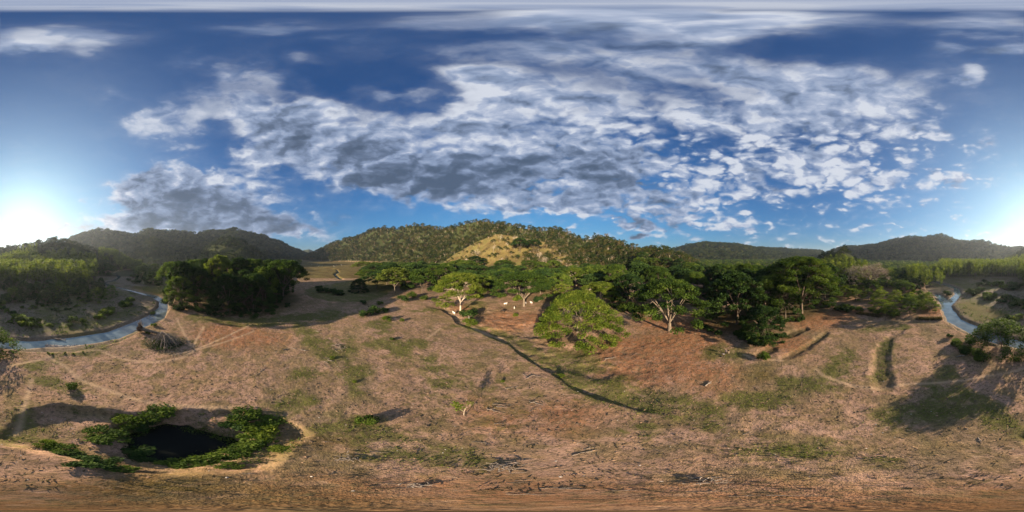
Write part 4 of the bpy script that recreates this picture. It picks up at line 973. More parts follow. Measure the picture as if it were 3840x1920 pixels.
STK = [(1075,1312,'l',1.0,20),(1100,1308,'l',.8,-35),(1140,1315,'l',1.0,-20),(1125,1322,'s',.5,60),(1270,1310,'s',1.3,30),(1265,1322,'s',1.0,-60),(1190,1245,'l',.8,-30),(1205,1252,'s',.8,-50),(1240,1355,'l',.8,-30),(1225,1362,'s',.9,-50),
 (1230,1345,'s',1.1,5),(985,1385,'s',1.2,60),(970,1402,'s',1.0,50),(780,1465,'s',.8,15),(597,1480,'s',.5,8),(815,1505,'s',.4,-40),(1985,1415,'l',.8,50),(1970,1410,'s',1.0,-60),(2010,1412,'s',1.0,-20),(1885,1440,'s',.5,-50),(1915,1455,'s',1.0,18),
 (1850,1540,'s',1.1,-30),(1870,1520,'s',.9,-10),(1885,1528,'s',.9,-12),(1912,1520,'s',.5,0),(1872,1508,'s',.5,75),(1995,1540,'s',.7,50),(2010,1515,'s',1.2,-25),(1960,1504,'s',.35,0),(1872,1592,'s',.6,-4),(2290,1345,'s',1.6,20),(2270,1350,'s',.8,60),
 (2655,1440,'l',1.0,55),(3608,1337,'l',1.4,22),(3565,1300,'l',1.0,18),(3590,1303,'s',1.0,35),(2805,1628,'s',.6,38),(2795,1742,'s',.5,0),(3675,1650,'l',.5,-75),(3430,1615,'s',.8,0),(2195,1700,'s',1.1,35),(2220,1680,'s',.7,25),(2180,1665,'s',.5,-20),
 (1970,1800,'s',.45,30),(1940,1810,'s',.4,10),(2150,1835,'l',.35,-8),(2100,1830,'s',.6,15),(2370,1840,'s',.5,5),(2700,1728,'s',.4,-20),(1460,1680,'s',.55,-25),(1240,1775,'s',.5,35),(1820,1665,'s',.5,-30),(1790,1660,'s',.5,-10),(2830,1862,'s',.5,12),
 (2960,1866,'l',.4,-8),(3090,1862,'s',.5,8),(2650,1848,'s',.5,5),(3300,1822,'s',.5,2),(3420,1792,'s',.5,0),(1230,1657,'s',.45,-2),(20,1705,'s',.4,20),(25,1718,'s',.3,-2),(930,1778,'l',.25,0),(635,1750,'s',.2,-45),(1150,1868,'s',.3,5),(1550,1830,'s',.5,4),(1500,1815,'s',.45,0),
 (225,1275,'L',1.9,-15),(3310,1180,'s',1.0,10),(1990,1855,'s',.5,0),(1420,1700,'s',.7,-10),(2960,1520,'s',.4,20),(1760,1620,'s',.5,50)]
for i, (px, py, k, s, ang) in enumerate(STK):
    p = P(px, py) if k != 'L' else Vector((*G(px, py, -3), -3.0))
    a = float(AZ(px)); me = (LOGM if k in 'lL' else SM)[i % (3 if k in 'lL' else 6)]
    o = ob('drift_log' if k == 'L' else ('fallen_log' if k == 'l' else 'fallen_branch'), me, None, p); o.rotation_euler = (0, 0, -a+rad(ang)); o.scale = (s, s, s)
    if k == 'L': tag(o, 'long log half sunk at the far edge of the river', 'log')
    elif k == 'l': tag(o, 'short bleached log lying on the dry pasture', 'log', 'bleached logs on the pasture')
    else: tag(o, 'thin bleached branch lying on the dry pasture', 'branch', 'thin branches strewn on the pasture')
def twig_heap(name, p, n, L, label, seed):
    rg = np.random.default_rng(seed); tr = []
    for i in range(n):
        a = rg.random()*6.28; c = rg.normal(size=3)*[L*.35, L*.35, 0]; l = L*rg.uniform(.3, .8); z0 = .05+rg.random()*.25
        d = np.array([math.cos(a), math.sin(a), rg.normal()*.1])*l/2; tr.append((bez(c-d+[0,0,z0], c+rg.normal(size=3)*.1+[0,0,z0+.1], c+d+[0,0,z0], 4), np.linspace(.05, .015, 4)))
    v, f = tubes(tr, 4); o = ob(name, mesh_np(name, v, f, M['dead_wood'], True), None, p); tag(o, label, 'twig pile'); return o
twig_heap('twig_pile', P(1265,1302), 34, 2.6, 'tangled pile of grey sticks at the top of the green strip', 5)
twig_heap('twig_pile', P(1880,1755), 46, 1.3, 'flat heap of grey twigs near the foot of the pasture', 6)
twig_heap('twig_pile', P(1570,1822), 20, .8, 'small heap of dark twigs close beneath the viewpoint', 7)
twig_heap('twig_pile', P(2650,1800), 26, 1.1, 'scattered heap of pale twigs on yellowish grass', 8)
twig_heap('twig_pile', P(1300,1720), 24, 1.0, 'heap of brown twigs beside the grassy rise', 9)

# uprooted trunk with roots, and the brush pile of its dead crown
def uprooted():
    p = P(545, 1250); rg = np.random.default_rng(12)
    e = empty('uprooted_tree', p); tag(e, 'uprooted stump with upturned roots at the edge of the river', 'tree stump')
    pr = P(525, 1245); q = P(615, 1262)
    b = Vector(pr)-Vector(p); t = Vector(q)-Vector(p)
    v, f = tubes([(bez(tuple(b+Vector((0,0,1.4))), tuple((b+t)/2+Vector((0,0,1.3))), tuple(t+Vector((0,0,.9))), 8), np.linspace(.75, .42, 8))], 10)
    ob('trunk', mesh_np('trunk', v, f, M['bark_mid'], True), e)
    tr = []; ax = (b-t).normalized()
    side = ax.cross(Vector((0,0,1))).normalized()
    for i in range(22):
        a = rg.random()*2*PI; l = rg.uniform(1.6, 3.6); d = side*math.cos(a)*l+Vector((0,0,1))*math.sin(a)*l*(1.2 if math.sin(a) > 0 else .4)+ax*rg.uniform(.2, 1.2)
        s0 = b+Vector((0,0,1.4)); e_ = s0+d; m_ = s0+d*.5+Vector(rg.normal(size=3)*.35); tr.append((bez(tuple(s0), tuple(m_), tuple(e_), 6), np.linspace(.26, .04, 6)))
    v, f = tubes(tr, 5); ob('roots', mesh_np('roots', v, f, M['bark_mid'], True), e)
    n = 900; C = rg.normal(size=(n,3)); C /= np.linalg.norm(C, axis=1)[:, None]; C = C*(rg.random(n)**.4)[:, None]*[1.3,1.3,1.2]+np.array(b+Vector((0,0,1.5)))
    v, f, t_ = leaves(C, .26, rg, rg.random(n), 0); ob('root_soil', mesh_np('root_soil', v, f, simple('root_earth', (.13,.085,.055), .95)), e)
def brush_pile():
    rg = np.random.default_rng(14); c = P(610, 1318)
    e = empty('brush_pile', c); tag(e, 'big heap of dead grey branches from the fallen crown beside the river path', 'brush pile')
    s0 = Vector(P(612,1266))-Vector(c)+Vector((0,0,1.6)); out = -Vector((c.x, c.y, 0)).normalized(); sd = Vector((0,0,1)).cross(out)
    tr = []; tips = []
    for i in range(95):
        a = rg.normal()*.60-.12; l = rg.uniform(4.5, 10.5)*(1-.25*abs(a)); d = (out*math.cos(a)-sd*math.sin(a)*1.15)
        e_ = s0+d*l+Vector((0,0,-1.3-rg.random()*.5+rg.random()*.9)); e_.z = max(e_.z, .15)
        m_ = s0+d*l*.5+Vector((0,0,.9*rg.random()+.2))+Vector(rg.normal(size=3)*.5)
        bp = bez(tuple(s0+Vector(rg.normal(size=3)*.4)), tuple(m_), tuple(e_), 8); tr.append((bp, np.linspace(.13 if i < 16 else .06, .018, 8)))
        for j in range(4):
            q = bp[rg.integers(3, 8)]; dd = np.array(d)*rg.uniform(.5, 1.6)+rg.normal(size=3)*.6; dd[2] = abs(dd[2])*.3-.2; tr.append((bez(q, q+dd*.5+rg.normal(size=3)*.1, q+dd, 4), np.linspace(.035, .01, 4)))
        tips.append(np.array(e_))
    v, f = tubes(tr, 4); ob('branches', mesh_np('branches', v, f, M['dead_wood'], True), e)
    n = 3200; ang = rg.normal(size=n)*.62-.1; l = rg.uniform(3.0, 9.5, n)*(1-.25*np.abs(ang)); o_ = np.array(out); s_ = np.array(sd)
    C = np.array(s0)+o_*(np.cos(ang)*l)[:, None]-s_*(np.sin(ang)*l*1.15)[:, None]; C[:, 2] = .1+rg.random(n)*.75
    v, f, t_ = leaves(C, .16, rg, rg.random(n)*.9, .2); ob('undergrowth', mesh_np('undergrowth', v, f, M['leaf_dark'], False, {'tint': ('FLOAT', t_)}), e)
uprooted(); brush_pile()
# snag in the river
p = Vector((*G(565,1192,-3), -3.0)); rg = np.random.default_rng(4)
tr = [(bez((-2.4,.3,.25),(0,0,1.1),(2.2,-.2,.9),7), np.linspace(.16,.1,7)),(bez((0,0,.9),(.8,.1,1.5),(1.9,.3,.3),6), np.linspace(.14,.05,6)),(bez((-.8,0,.8),(-.9,-.3,.2),(-1.1,-.5,-.3),4), np.linspace(.15,.1,4)),(bez((1.2,0,1),(1.8,-.4,.6),(2.3,-.7,-.3),5), np.linspace(.11,.05,5)),(bez((-1.5,.2,.5),(-1.9,.6,1.0),(-2.6,.8,1.1),4), np.linspace(.08,.03,4))]
v, f = tubes(tr, 6); o = ob('river_snag', mesh_np('river_snag', v, f, M['dead_wood'], True), None, p); o.rotation_euler.z = -float(AZ(565)); tag(o, 'bleached forked snag standing in the shallow river bend', 'driftwood')

# ------------------------------------------------------------------ posts and fence
post_m = simple('weathered_post', (.09,.07,.055), .9)
def post(name, p, h, r, label, cat, group=None, lean=.05, fork=False, mt=None):
    tr = [(np.array([[0,0,-.2],[lean*.4,0,h*.5],[lean,0.02,h]]), np.array([r, r*.9, r*.8]))]
    if fork: tr.append((np.array([[lean*.8,0,h*.6],[lean+.18,.05,h*.85],[lean+.32,.1,h*1.15]]), np.array([r*.7, r*.6, r*.4])))
    v, f = tubes(tr, 7)
    o = ob(name, mesh_np(name, v, f, mt or post_m, True), None, p); o.rotation_euler.z = random.random()*6; tag(o, label, cat, group); return o
post('wooden_post', P(2932,1374), 1.5, .11, 'short straight stump post casting a long shadow on the pasture', 'post')
post('wooden_post', P(3003,1448), 1.5, .10, 'forked stump post near the end of the pale path', 'post', None, .15, True)
for px, py in [(3244,1185),(3262,1187),(3280,1194),(3320,1201),(3359,1199),(3379,1202),(3393,1203),(3418,1203),(3440,1202),(3466,1200),(3500,1197),(3530,1197),(3540,1205)]:
    post('fence_post', P(px, py), 1.9, .09, 'thin grey post of the broken fence line along the thicket', 'fence post', 'posts of the broken fence', .08, False, M['bark_mid'])
# dry reed edge on the bank and under the giant tree
def reeds(pts, h, n, name, label):
    rg = np.random.default_rng(len(pts)); V = []; F = []; T = []; b = 0
    W_ = [P(a, c) for a, c in pts]
    for i in range(n):
        f = rg.random()*(len(W_)-1); j = int(f); q = W_[j].lerp(W_[j+1], f-j)+Vector((rg.normal()*.5, rg.normal()*.5, 0)); q.z = Hs(q.x, q.y)-.05
        a = rg.random()*6.28; w = .07; hh = h*rg.uniform(.5, 1.1); lx, ly = rg.normal(size=2)*.25
        V += [(q.x-math.cos(a)*w, q.y-math.sin(a)*w, q.z), (q.x+math.cos(a)*w, q.y+math.sin(a)*w, q.z), (q.x+lx+math.cos(a)*w*.6, q.y+ly+math.sin(a)*w*.6, q.z+hh*.7), (q.x+lx*1.8, q.y+ly*1.8, q.z+hh)]
        F.append((b, b+1, b+2, b+3)); T += [rg.random()]*4; b += 4
    o = ob(name, mesh_np(name, V, F, M['leaf_dry'], False, {'tint': ('FLOAT', T)})); tag(o, kind='stuff'); return o
reeds([(3440,1199),(3480,1200),(3530,1198)], 1.5, 1500, 'dry_reeds', ''); reeds([(3215,1178),(3260,1183),(3300,1190)], 1.6, 1100, 'dry_reeds', '')

# ------------------------------------------------------------------ ground litter: stuff
def blobs_stuff(name, n, rr, sz, mt, seed, flat=.5, cond=None):
    rg = np.random.default_rng(seed); r = np.sqrt(rg.uniform(rr[0]**2, rr[1]**2, n))*1.0; r = np.where(rg.random(n) < .45, rg.uniform(rr[0], rr[1], n), r); a = rg.uniform(-PI, PI, n)
    x = r*np.sin(a); y = r*np.cos(a); z, I = H(x, y, True)
    ok = (I['lm'] < -1) & (z > -1.9) & (fbm(x, y, 5, 3, seed+70)*1.2+rg.random(n)*.9 > .25) & (r > rr[0]+rg.random(n)*10)
    if cond is not None: ok &= cond(x, y, z, I)
    x, y, z, r = x[ok], y[ok], z[ok], r[ok]; n = len(x)
    s = rg.uniform(sz[0], sz[1], n)**1.0; rot = rg.random(n)*6.28
    U = np.array([[1,0,.1],[.4,.85,.15],[-.6,.75,.05],[-1,-.1,.2],[-.35,-.9,.1],[.65,-.7,.12],[.3,.2,1],[-.3,-.15,.95]])
    Fq = np.array([[0,1,6,6],[1,2,6,6],[2,3,7,6],[3,4,7,7],[4,5,7,7],[5,0,6,7]])
    Ft = np.array([[0,1,6],[1,2,6],[2,7,6],[2,3,7],[3,4,7],[4,5,7],[5,6,7],[5,0,6]])
    c, s_ = np.cos(rot)[:, None], np.sin(rot)[:, None]; UU = U[None]*(1+.25*rg.normal(size=(n, 8, 1)))
    ux = UU[..., 0]*c-UU[..., 1]*s_; uy = UU[..., 0]*s_+UU[..., 1]*c; uz = UU[..., 2]*flat
    V = np.stack([x[:, None]+ux*s[:, None], y[:, None]+uy*s[:, None]*.8, z[:, None]+uz*s[:, None]-.01], -1).reshape(-1, 3)
    F = (Ft[None]+8*np.arange(n)[:, None, None]).reshape(-1, 3)
    o = ob(name, mesh_np(name, V, F, mt, False)); tag(o, kind='stuff')
blobs_stuff('pebbles', 1500, (3, 80), (.03, .11), M['stone'], 1)
blobs_stuff('dung_and_clods', 10000, (13, 100), (.07, .26), M['clod'], 2)
blobs_stuff('soil_clods', 10000, (6, 90), (.05, .18), simple('soil_clod', (.27,.17,.10), .95), 3)
def tufts(name, n, rr, hgt, mt, seed, layer, thr, soft=2.0, spread=.25, blades=7, low=False):
    rg = np.random.default_rng(seed); r = np.where(rg.random(n) < .5, rg.uniform(rr[0], rr[1], n), np.sqrt(rg.uniform(rr[0]**2, rr[1]**2, n))); a = rg.uniform(-PI, PI, n); x = r*np.sin(a); y = r*np.cos(a)
    z, I = H(x, y, True); nz = fbm(x, y, 6, 3, 21)
    if low: ok = (I['lm'] > 1) & (I['dr'] > 3.0) & (I['hh'] < 1) & (fbm(x, y, 12, 3, 33)+rg.random(n)*.5 > .12)
    else:
        d = dist_poly(x, y, layer)+nz*1.2 if layer is not None else nz*0-1
        sr = sdist_ring(x, y, RIM); g = np.maximum(1-sstep(-1, soft, d), sstep(-.2, 1.5, sr)*.8)*np.where(sr > -1, .3, 1); g = g if layer is not None else .5+0*g
        ok = (rg.random(n) < g) & (I['lm'] < .3) & (z > -2.5)
    x, y, z = x[ok], y[ok], z[ok]; n = len(x); k = blades
    cx = np.repeat(x, k)+rg.normal(size=n*k)*spread; cy = np.repeat(y, k)+rg.normal(size=n*k)*spread; cz = np.repeat(z, k)
    C = np.stack([cx, cy, cz+hgt*.35*rg.random(n*k)+.02], 1); T = np.repeat(rg.random(n), k)
    v, f, t_ = leaves(C, hgt*.55, rg, T, -.1, .35)
    o = ob(name, mesh_np(name, v, f, mt, False, {'tint': ('FLOAT', t_)})); tag(o, kind='stuff')
tufts('green_grass', 13000, (6, 95), .26, M['leaf_yellow'], 4, GREEN, 0, spread=.35)
tufts('dry_grass', 12000, (4, 90), .24, M['leaf_dry'], 5, None, 0, blades=5, spread=.3)
tufts('floodplain_grass', 16000, (50, 190), .8, M['leaf'], 6, None, 0, blades=6, spread=.8, low=True)
def weeds():
    rg = np.random.default_rng(77); n = 9000; x = rg.uniform(-19, -6, n)*1.6; y = rg.uniform(-26, 14, n); z = H(x, y); sp = sdist_ring(x, y, PONDR); sr = sdist_ring(x, y, RIM)
    ok = (sp < .2) & (sr > .3) & (fbm(x, y, 3, 3, 91)+rg.random(n)*.4 > .12*np.clip(-sp, 0, 4)); x, y, z = x[ok], y[ok], z[ok]; n = len(x); k = 6
    C = np.stack([np.repeat(x, k)+rg.normal(size=n*k)*.2, np.repeat(y, k)+rg.normal(size=n*k)*.2, np.repeat(np.maximum(z, -2.6), k)+rg.random(n*k)*.4], 1)
    v, f, t_ = leaves(C, .15, rg, np.repeat(rg.random(n), k), 0, .3); o = ob('pond_weeds', mesh_np('pond_weeds', v, f, M['leaf'], False, {'tint': ('FLOAT', t_)})); tag(o, kind='stuff')
weeds()
# gravel bar in the river
rg = np.random.default_rng(9); n = 1500; u = rg.random(n); pts = []
for t_ in u:
    px = 170+t_*160; py = 1297+5*math.sin(t_*3)+rg.normal()*2.6; a_, b_ = G(px, py, -3); pts.append((a_, b_, -3.0+rg.random()*.12))
pts = np.array(pts); v, f, t_ = leaves(pts, .30, rg, rg.random(n), 1.5, .8); o = ob('gravel_bar', mesh_np('gravel_bar', v, f, simple('river_gravel', (.34,.29,.25), .9))); tag(o, kind='stuff')

# ------------------------------------------------------------------ animals and people
def skin_mesh(name, verts, edges, radii, mt, lev=2):
    me = bpy.data.meshes.new(name); me.from_pydata(verts, edges, []); o = bpy.data.objects.new(name, me); COL.objects.link(o)
    md = o.modifiers.new('s', 'SKIN'); sub = o.modifiers.new('u', 'SUBSURF'); sub.levels = lev; sub.render_levels = lev
    sv = me.skin_vertices[0].data
    for i, r in enumerate(radii):
        sv[i].radius = r if isinstance(r, tuple) else (r, r); sv[i].use_root = (i == 0)
    dg = bpy.context.evaluated_depsgraph_get(); out = bpy.data.meshes.new_from_object(o.evaluated_get(dg)); out.name = name
    bpy.data.objects.remove(o); out.materials.clear(); out.materials.append(mt)
    for p_ in out.polygons: p_.use_smooth = True
    return out
def cow_mesh(graze, mt):
    hz = (.42, 1.62) if not graze else (.45, .32)
    V = [(-.15,0,1.05),(.25,0,1.04),(.55,0,1.12),(.70,0,1.22),(1.0,0,1.30 if not graze else .95),(1.2,0,1.38 if not graze else .55),(1.48,0,1.22 if not graze else .22),
         (-.6,0,1.08),(-.82,0,1.05),(-.92,0,.75),(-.93,0,.42)]
    E = [(0,1),(1,2),(2,3),(3,4),(4,5),(5,6),(0,7),(7,8),(8,9),(9,10)]
    Rr = [(.34,.36),(.33,.37),(.27,.34),(.20,.27),(.14,.17),(.13,.13),(.07,.08),(.29,.32),(.17,.2),(.035,.035),(.03,.03)]
    for sy in (-.17, .17):
        b = len(V); V += [(.5,sy,.80),(.50,sy,.45),(.52,sy,.05)]; E += [(2,b),(b,b+1),(b+1,b+2)]; Rr += [(.11,.11),(.06,.06),(.055,.055)]
        b = len(V); V += [(-.58,sy,.85),(-.50,sy,.60),(-.66,sy,.42),(-.62,sy,.05)]; E += [(7,b),(b,b+1),(b+1,b+2),(b+2,b+3)]; Rr += [(.16,.16),(.10,.10),(.06,.06),(.055,.055)]
    hx, hz_ = V[5][0], V[5][2]
    for sy in (-1, 1):
        b = len(V); V += [(hx-.06,sy*.20,hz_+.08)]; E += [(5,b)]; Rr += [(.035,.05)]
    return skin_mesh('body', V, E, Rr, mt)
white_cow = simple('white_hide', (.72,.66,.58), .8, .1, .12, 3); black_cow = simple('black_hide', (.025,.018,.014), .8, .2)
horn_m = simple('horn', (.12,.1,.08), .5)
CM = {('w',0): cow_mesh(False, white_cow), ('w',1): cow_mesh(True, white_cow), ('b',1): cow_mesh(True, black_cow)}
def horns(graze, me=None):
    x, z = (1.14, 1.5) if not graze else (1.12, .70)
    v, f = tubes([(bez((x,s*.07,z),(x-.02,s*.2,z+.05),(x+.02,s*.22,z+.2),4), np.linspace(.03,.01,4)) for s in (-1, 1)], 5); return mesh_np('horns', v, f, horn_m, True)
HM = {0: horns(False), 1: horns(True)}
def cow(p, c, g, rz, label, group=None, s=1.0):
    e = empty('cow', p, rz, s); tag(e, label, 'cow', group); ob('body', CM[(c, g)], e); ob('horns', HM[g], e); return e
cow(P(1702,1178), 'w', 0, 2.6, 'white cow standing on the path at the foot of the tall pale trunk')
cow(P(1767,1181), 'w', 1, .3, 'white cow standing behind the dark bush patch')
cow(P(1759,1200), 'w', 1, -1.3, 'white cow in front of the dark bush patch, seen end-on')
cow(P(1895,1144), 'w', 0, .2, 'white cow standing side-on along the fallen fence line')
cow(P(1929,1158), 'w', 1, 1.5, 'white cow between the black one and the forked brown trunk')
cow(P(1971,1141), 'w', 1, -2.0, 'white cow half hidden behind the forked brown trunk')
cow(P(1992,1139), 'w', 0, 2.2, 'white cow farthest towards the wood edge')
cow(P(1886,1173), 'b', 1, 3.0, 'black cow grazing on the reddish pasture', s=1.15)
for i, (px, py) in enumerate([(1169,994),(1191,991),(1194,1000),(1199,996),(1207,999),(1210,997),(1252,999),(1261,994),(1279,994),(1282,996)]):
    cow(P(px, py), 'w', i % 2, random.random()*6.28, 'distant white cow grazing on the golden valley meadow', 'distant cattle on the valley meadow', 1.15)

skin_m = simple('skin', (.26,.15,.10), .6, .3, .1)
def cloth(n, c): return simple(n, c, .85, .1, .15, 12)
def person(p, rz, label, pose, shirt, trousers, hair, hat=None, s=1.0):
    """pose: dict of joints; metres, facing +x"""
    e = empty('person', p, rz, s); tag(e, label, 'person')
    J = pose; V = [J['pelvis'],J['waist'],J['chest'],J['neck'],J['head0'],J['head1']]; E = [(0,1),(1,2),(2,3),(3,4),(4,5)]; Rr = [(.12,.15),(.10,.135),(.11,.16),(.05,.055),(.085,.075),(.08,.072)]
    for sd in ('l', 'r'):
        b = len(V); V += [J['hip'+sd],J['knee'+sd],J['ankle'+sd],J['toe'+sd]]; E += [(0,b),(b,b+1),(b+1,b+2),(b+2,b+3)]; Rr += [(.085,.085),(.055,.055),(.035,.04),(.03,.04)]
        b = len(V); V += [J['sh'+sd],J['el'+sd],J['wr'+sd],J['pa'+sd]]; E += [(2,b),(b,b+1),(b+1,b+2),(b+2,b+3)]; Rr += [(.055,.055),(.038,.038),(.026,.028),(.02,.038)]
        w = Vector(J['pa'+sd]); dr = (w-Vector(J['wr'+sd])).normalized(); sv = dr.cross(Vector((1,0,.3))).normalized()
        for k in range(5):
            o_ = (k-2)*.02; l = (.05,.075,.08,.075,.06)[k]; q = w+dr*(.02 if k else -.03)+sv*(o_ if k else -.045); t_ = q+dr*l+Vector((.012, 0, 0)); c = len(V); V += [tuple(q), tuple(t_)]; E += [(b+3,c),(c,c+1)]; Rr += [(.009,.009),(.008,.008)]
    ob('body', skin_mesh('body', [tuple(v) for v in V], E, Rr, skin_m, 2), e)
    def shell(nm, names, rr, mt, lv=1):
        pts = [tuple(J[a]) for a in names[0]]; ed = [(names[0].index(a), names[0].index(b)) for a, b in names[1]]
        ob(nm, skin_mesh(nm, pts, ed, rr, mt, lv), e)
    shell('shirt', (['waist','chest','shl','ell','shr','elr','pelvis'], [('waist','chest'),('chest','shl'),('shl','ell'),('chest','shr'),('shr','elr'),('waist','pelvis')]), [(.135,.165),(.14,.19),(.075,.075),(.058,.058),(.075,.075),(.058,.058),(.14,.17)], shirt)
    shell('trousers', (['pelvis','hipl','kneel','anklel','hipr','kneer','ankler'], [('pelvis','hipl'),('hipl','kneel'),('kneel','anklel'),('pelvis','hipr'),('hipr','kneer'),('kneer','ankler')]), [(.145,.17),(.105,.105),(.075,.075),(.06,.06),(.105,.105),(.075,.075),(.06,.06)], trousers)
    h1 = Vector(J['head1'])
    hv = [tuple(h1+Vector((-.035,0,-.02))), tuple(h1+Vector((-.02,0,.03)))]
    ob('cap' if hat else 'hair', skin_mesh('hair', hv, [(0,1)], [(.095,.088),(.088,.082)], hat or hair, 2), e)
    n0 = Vector(J['head0'])+Vector((.085,0,.02))
    fv = [tuple(n0), tuple(n0+Vector((.02,0,-.03)))]; ob('nose', skin_mesh('nose', fv, [(0,1)], [.012,.018], skin_m, 1), e)
    return e
def stand(arm=0):
    d = dict(pelvis=(0,0,.95),waist=(.01,0,1.1),chest=(.02,0,1.32),neck=(.02,0,1.48),head0=(.04,0,1.58),head1=(.04,0,1.68))
    for s, y in (('l', 1), ('r', -1)):
        d.update({'hip'+s:(0,.1*y,.88),'knee'+s:(.03,.11*y,.48),'ankle'+s:(0,.12*y,.08),'toe'+s:(.16,.13*y,.03),'sh'+s:(.02,.2*y,1.40),'el'+s:(.02,.27*y,1.12),'wr'+s:(.12+arm,.22*y,.92+arm*.8),'pa'+s:(.16+arm,.21*y,.86+arm*.9)})
    return d
def squat():
    d = dict(pelvis=(-.15,0,.32),waist=(-.1,0,.46),chest=(.05,0,.68),neck=(.12,0,.82),head0=(.18,0,.90),head1=(.20,0,1.0))
    for s, y in (('l', 1), ('r', -1)):
        d.update({'hip'+s:(-.12,.1*y,.32),'knee'+s:(.26,.16*y,.50),'ankle'+s:(.0,.13*y,.08),'toe'+s:(.16,.15*y,.03),'sh'+s:(.07,.19*y,.75),'el'+s:(.22,.24*y,.52),'wr'+s:(.40,.12*y,.50),'pa'+s:(.46,.10*y,.48)})
    return d
pp = P(2733, 1326)
rz0 = 2.2
person(pp+Vector((0,0,0)), rz0, 'person in beige trousers standing on the green patch, back to the sun', stand(.1), cloth('black_shirt', (.03,.03,.035)), cloth('beige_trousers', (.55,.45,.33)), cloth('hair_black', (.015,.012,.01)))
q = pp+Vector((-.35,.75,0)); q.z = Hs(q.x, q.y)
person(q, rz0+.4, 'person in grey shirt and pale cap standing beside the one in beige trousers', stand(.16), cloth('grey_shirt', (.20,.20,.23)), cloth('dark_trousers', (.04,.04,.05)), cloth('hair_black', (.015,.012,.01)), cloth('pale_cap', (.6,.55,.5)))
q = P(2713, 1333)
person(q, rz0+.7, 'person crouching over the dark case in a black and white top', squat(), cloth('white_top', (.7,.68,.66)), cloth('black_trousers', (.03,.03,.03)), cloth('hair_black', (.015,.012,.01)))
import bmesh
bm = bmesh.new(); bmesh.ops.create_cube(bm, size=1); bmesh.ops.scale(bm, vec=(.7,.42,.2), verts=bm.verts); bmesh.ops.bevel(bm, geom=bm.edges[:], offset=.04, segments=2, affect='EDGES')
me = bpy.data.meshes.new('case'); bm.to_mesh(me); bm.free(); me.materials.append(simple('black_case', (.02,.02,.022), .4, .5))
q = P(2703, 1338); e = empty('equipment_case', q, 1.0); tag(e, 'black equipment case on the grass beside the crouching person', 'case'); ob('case_body', me, e, (0,0,.1))
v, f = tubes([(bez((-.12,-.22,.1),(0,-.30,.1),(.12,-.22,.1),5), np.full(5,.014))], 6); ob('handle', mesh_np('handle', v, f, simple('handle_plastic', (.03,.03,.03), .4), True), e)

# pale farm shed among the trees below the right foot of the knoll
def shed():
    p = PD(2155, 238); e = empty('farm_shed', p, -float(AZ(2155))+.2); tag(e, 'small shed with a pale metal roof glimpsed among leafless trees', 'shed')
    def box(nm, c, s, mt):
        bm = bmesh.new(); bmesh.ops.create_cube(bm, size=1); bmesh.ops.scale(bm, vec=s, verts=bm.verts); bmesh.ops.translate(bm, vec=c, verts=bm.verts)
        me = bpy.data.meshes.new(nm); bm.to_mesh(me); bm.free(); me.materials.append(mt); ob(nm, me, e)
    z = 3.0 + 8
    for x, y in ((-3.6,-2.2),(3.6,-2.2),(-3.6,2.2),(3.6,2.2)): box('post', (x,y,z/2-1), (.25,.25,z+1.5), M['bark_mid'])
    box('wall', (0,1.9,z-1.2), (7,.15,2.2), simple('teal_wall', (.25,.36,.34), .8)); box('floor', (0,0,z-2.6), (7.6,4.8,.2), M['bark_mid'])
    vs = [(-4.2,-2.9,z-.35),(4.2,-2.9,z-.35),(4.2,2.9,z+.7),(-4.2,2.9,z+.7),(-4.2,-2.9,z-.25),(4.2,-2.9,z-.25),(4.2,2.9,z+.8),(-4.2,2.9,z+.8)]
    me = bpy.data.meshes.new('roof'); me.from_pydata(vs, [], [(0,3,2,1),(4,5,6,7),(0,1,5,4),(1,2,6,5),(2,3,7,6),(3,0,4,7)]); me.materials.append(simple('pale_roof_metal', (.42,.48,.48), .5, .4)); ob('roof', me, e)
shed()

# ------------------------------------------------------------------ air
bm = bmesh.new(); bmesh.ops.create_cube(bm, size=1); bmesh.ops.scale(bm, vec=(13400, 13400, 290), verts=bm.verts); bmesh.ops.translate(bm, vec=(0, 0, 290/2-12), verts=bm.verts)
me = bpy.data.meshes.new('haze'); bm.to_mesh(me); bm.free()
mh = bpy.data.materials.new('haze_air'); mh.use_nodes = True; th = NT(mh.node_tree); th.n.clear(); oh = th.new('ShaderNodeOutputMaterial'); vh = th.new('ShaderNodeVolumePrincipled')
vh.inputs['Color'].default_value = (.74, .87, 1, 1); vh.inputs['Density'].default_value = HAZE; vh.inputs['Anisotropy'].default_value = .4
th.l.new(vh.outputs[0], oh.inputs['Volume']); me.materials.append(mh); o = ob('haze', me); tag(o, kind='stuff')

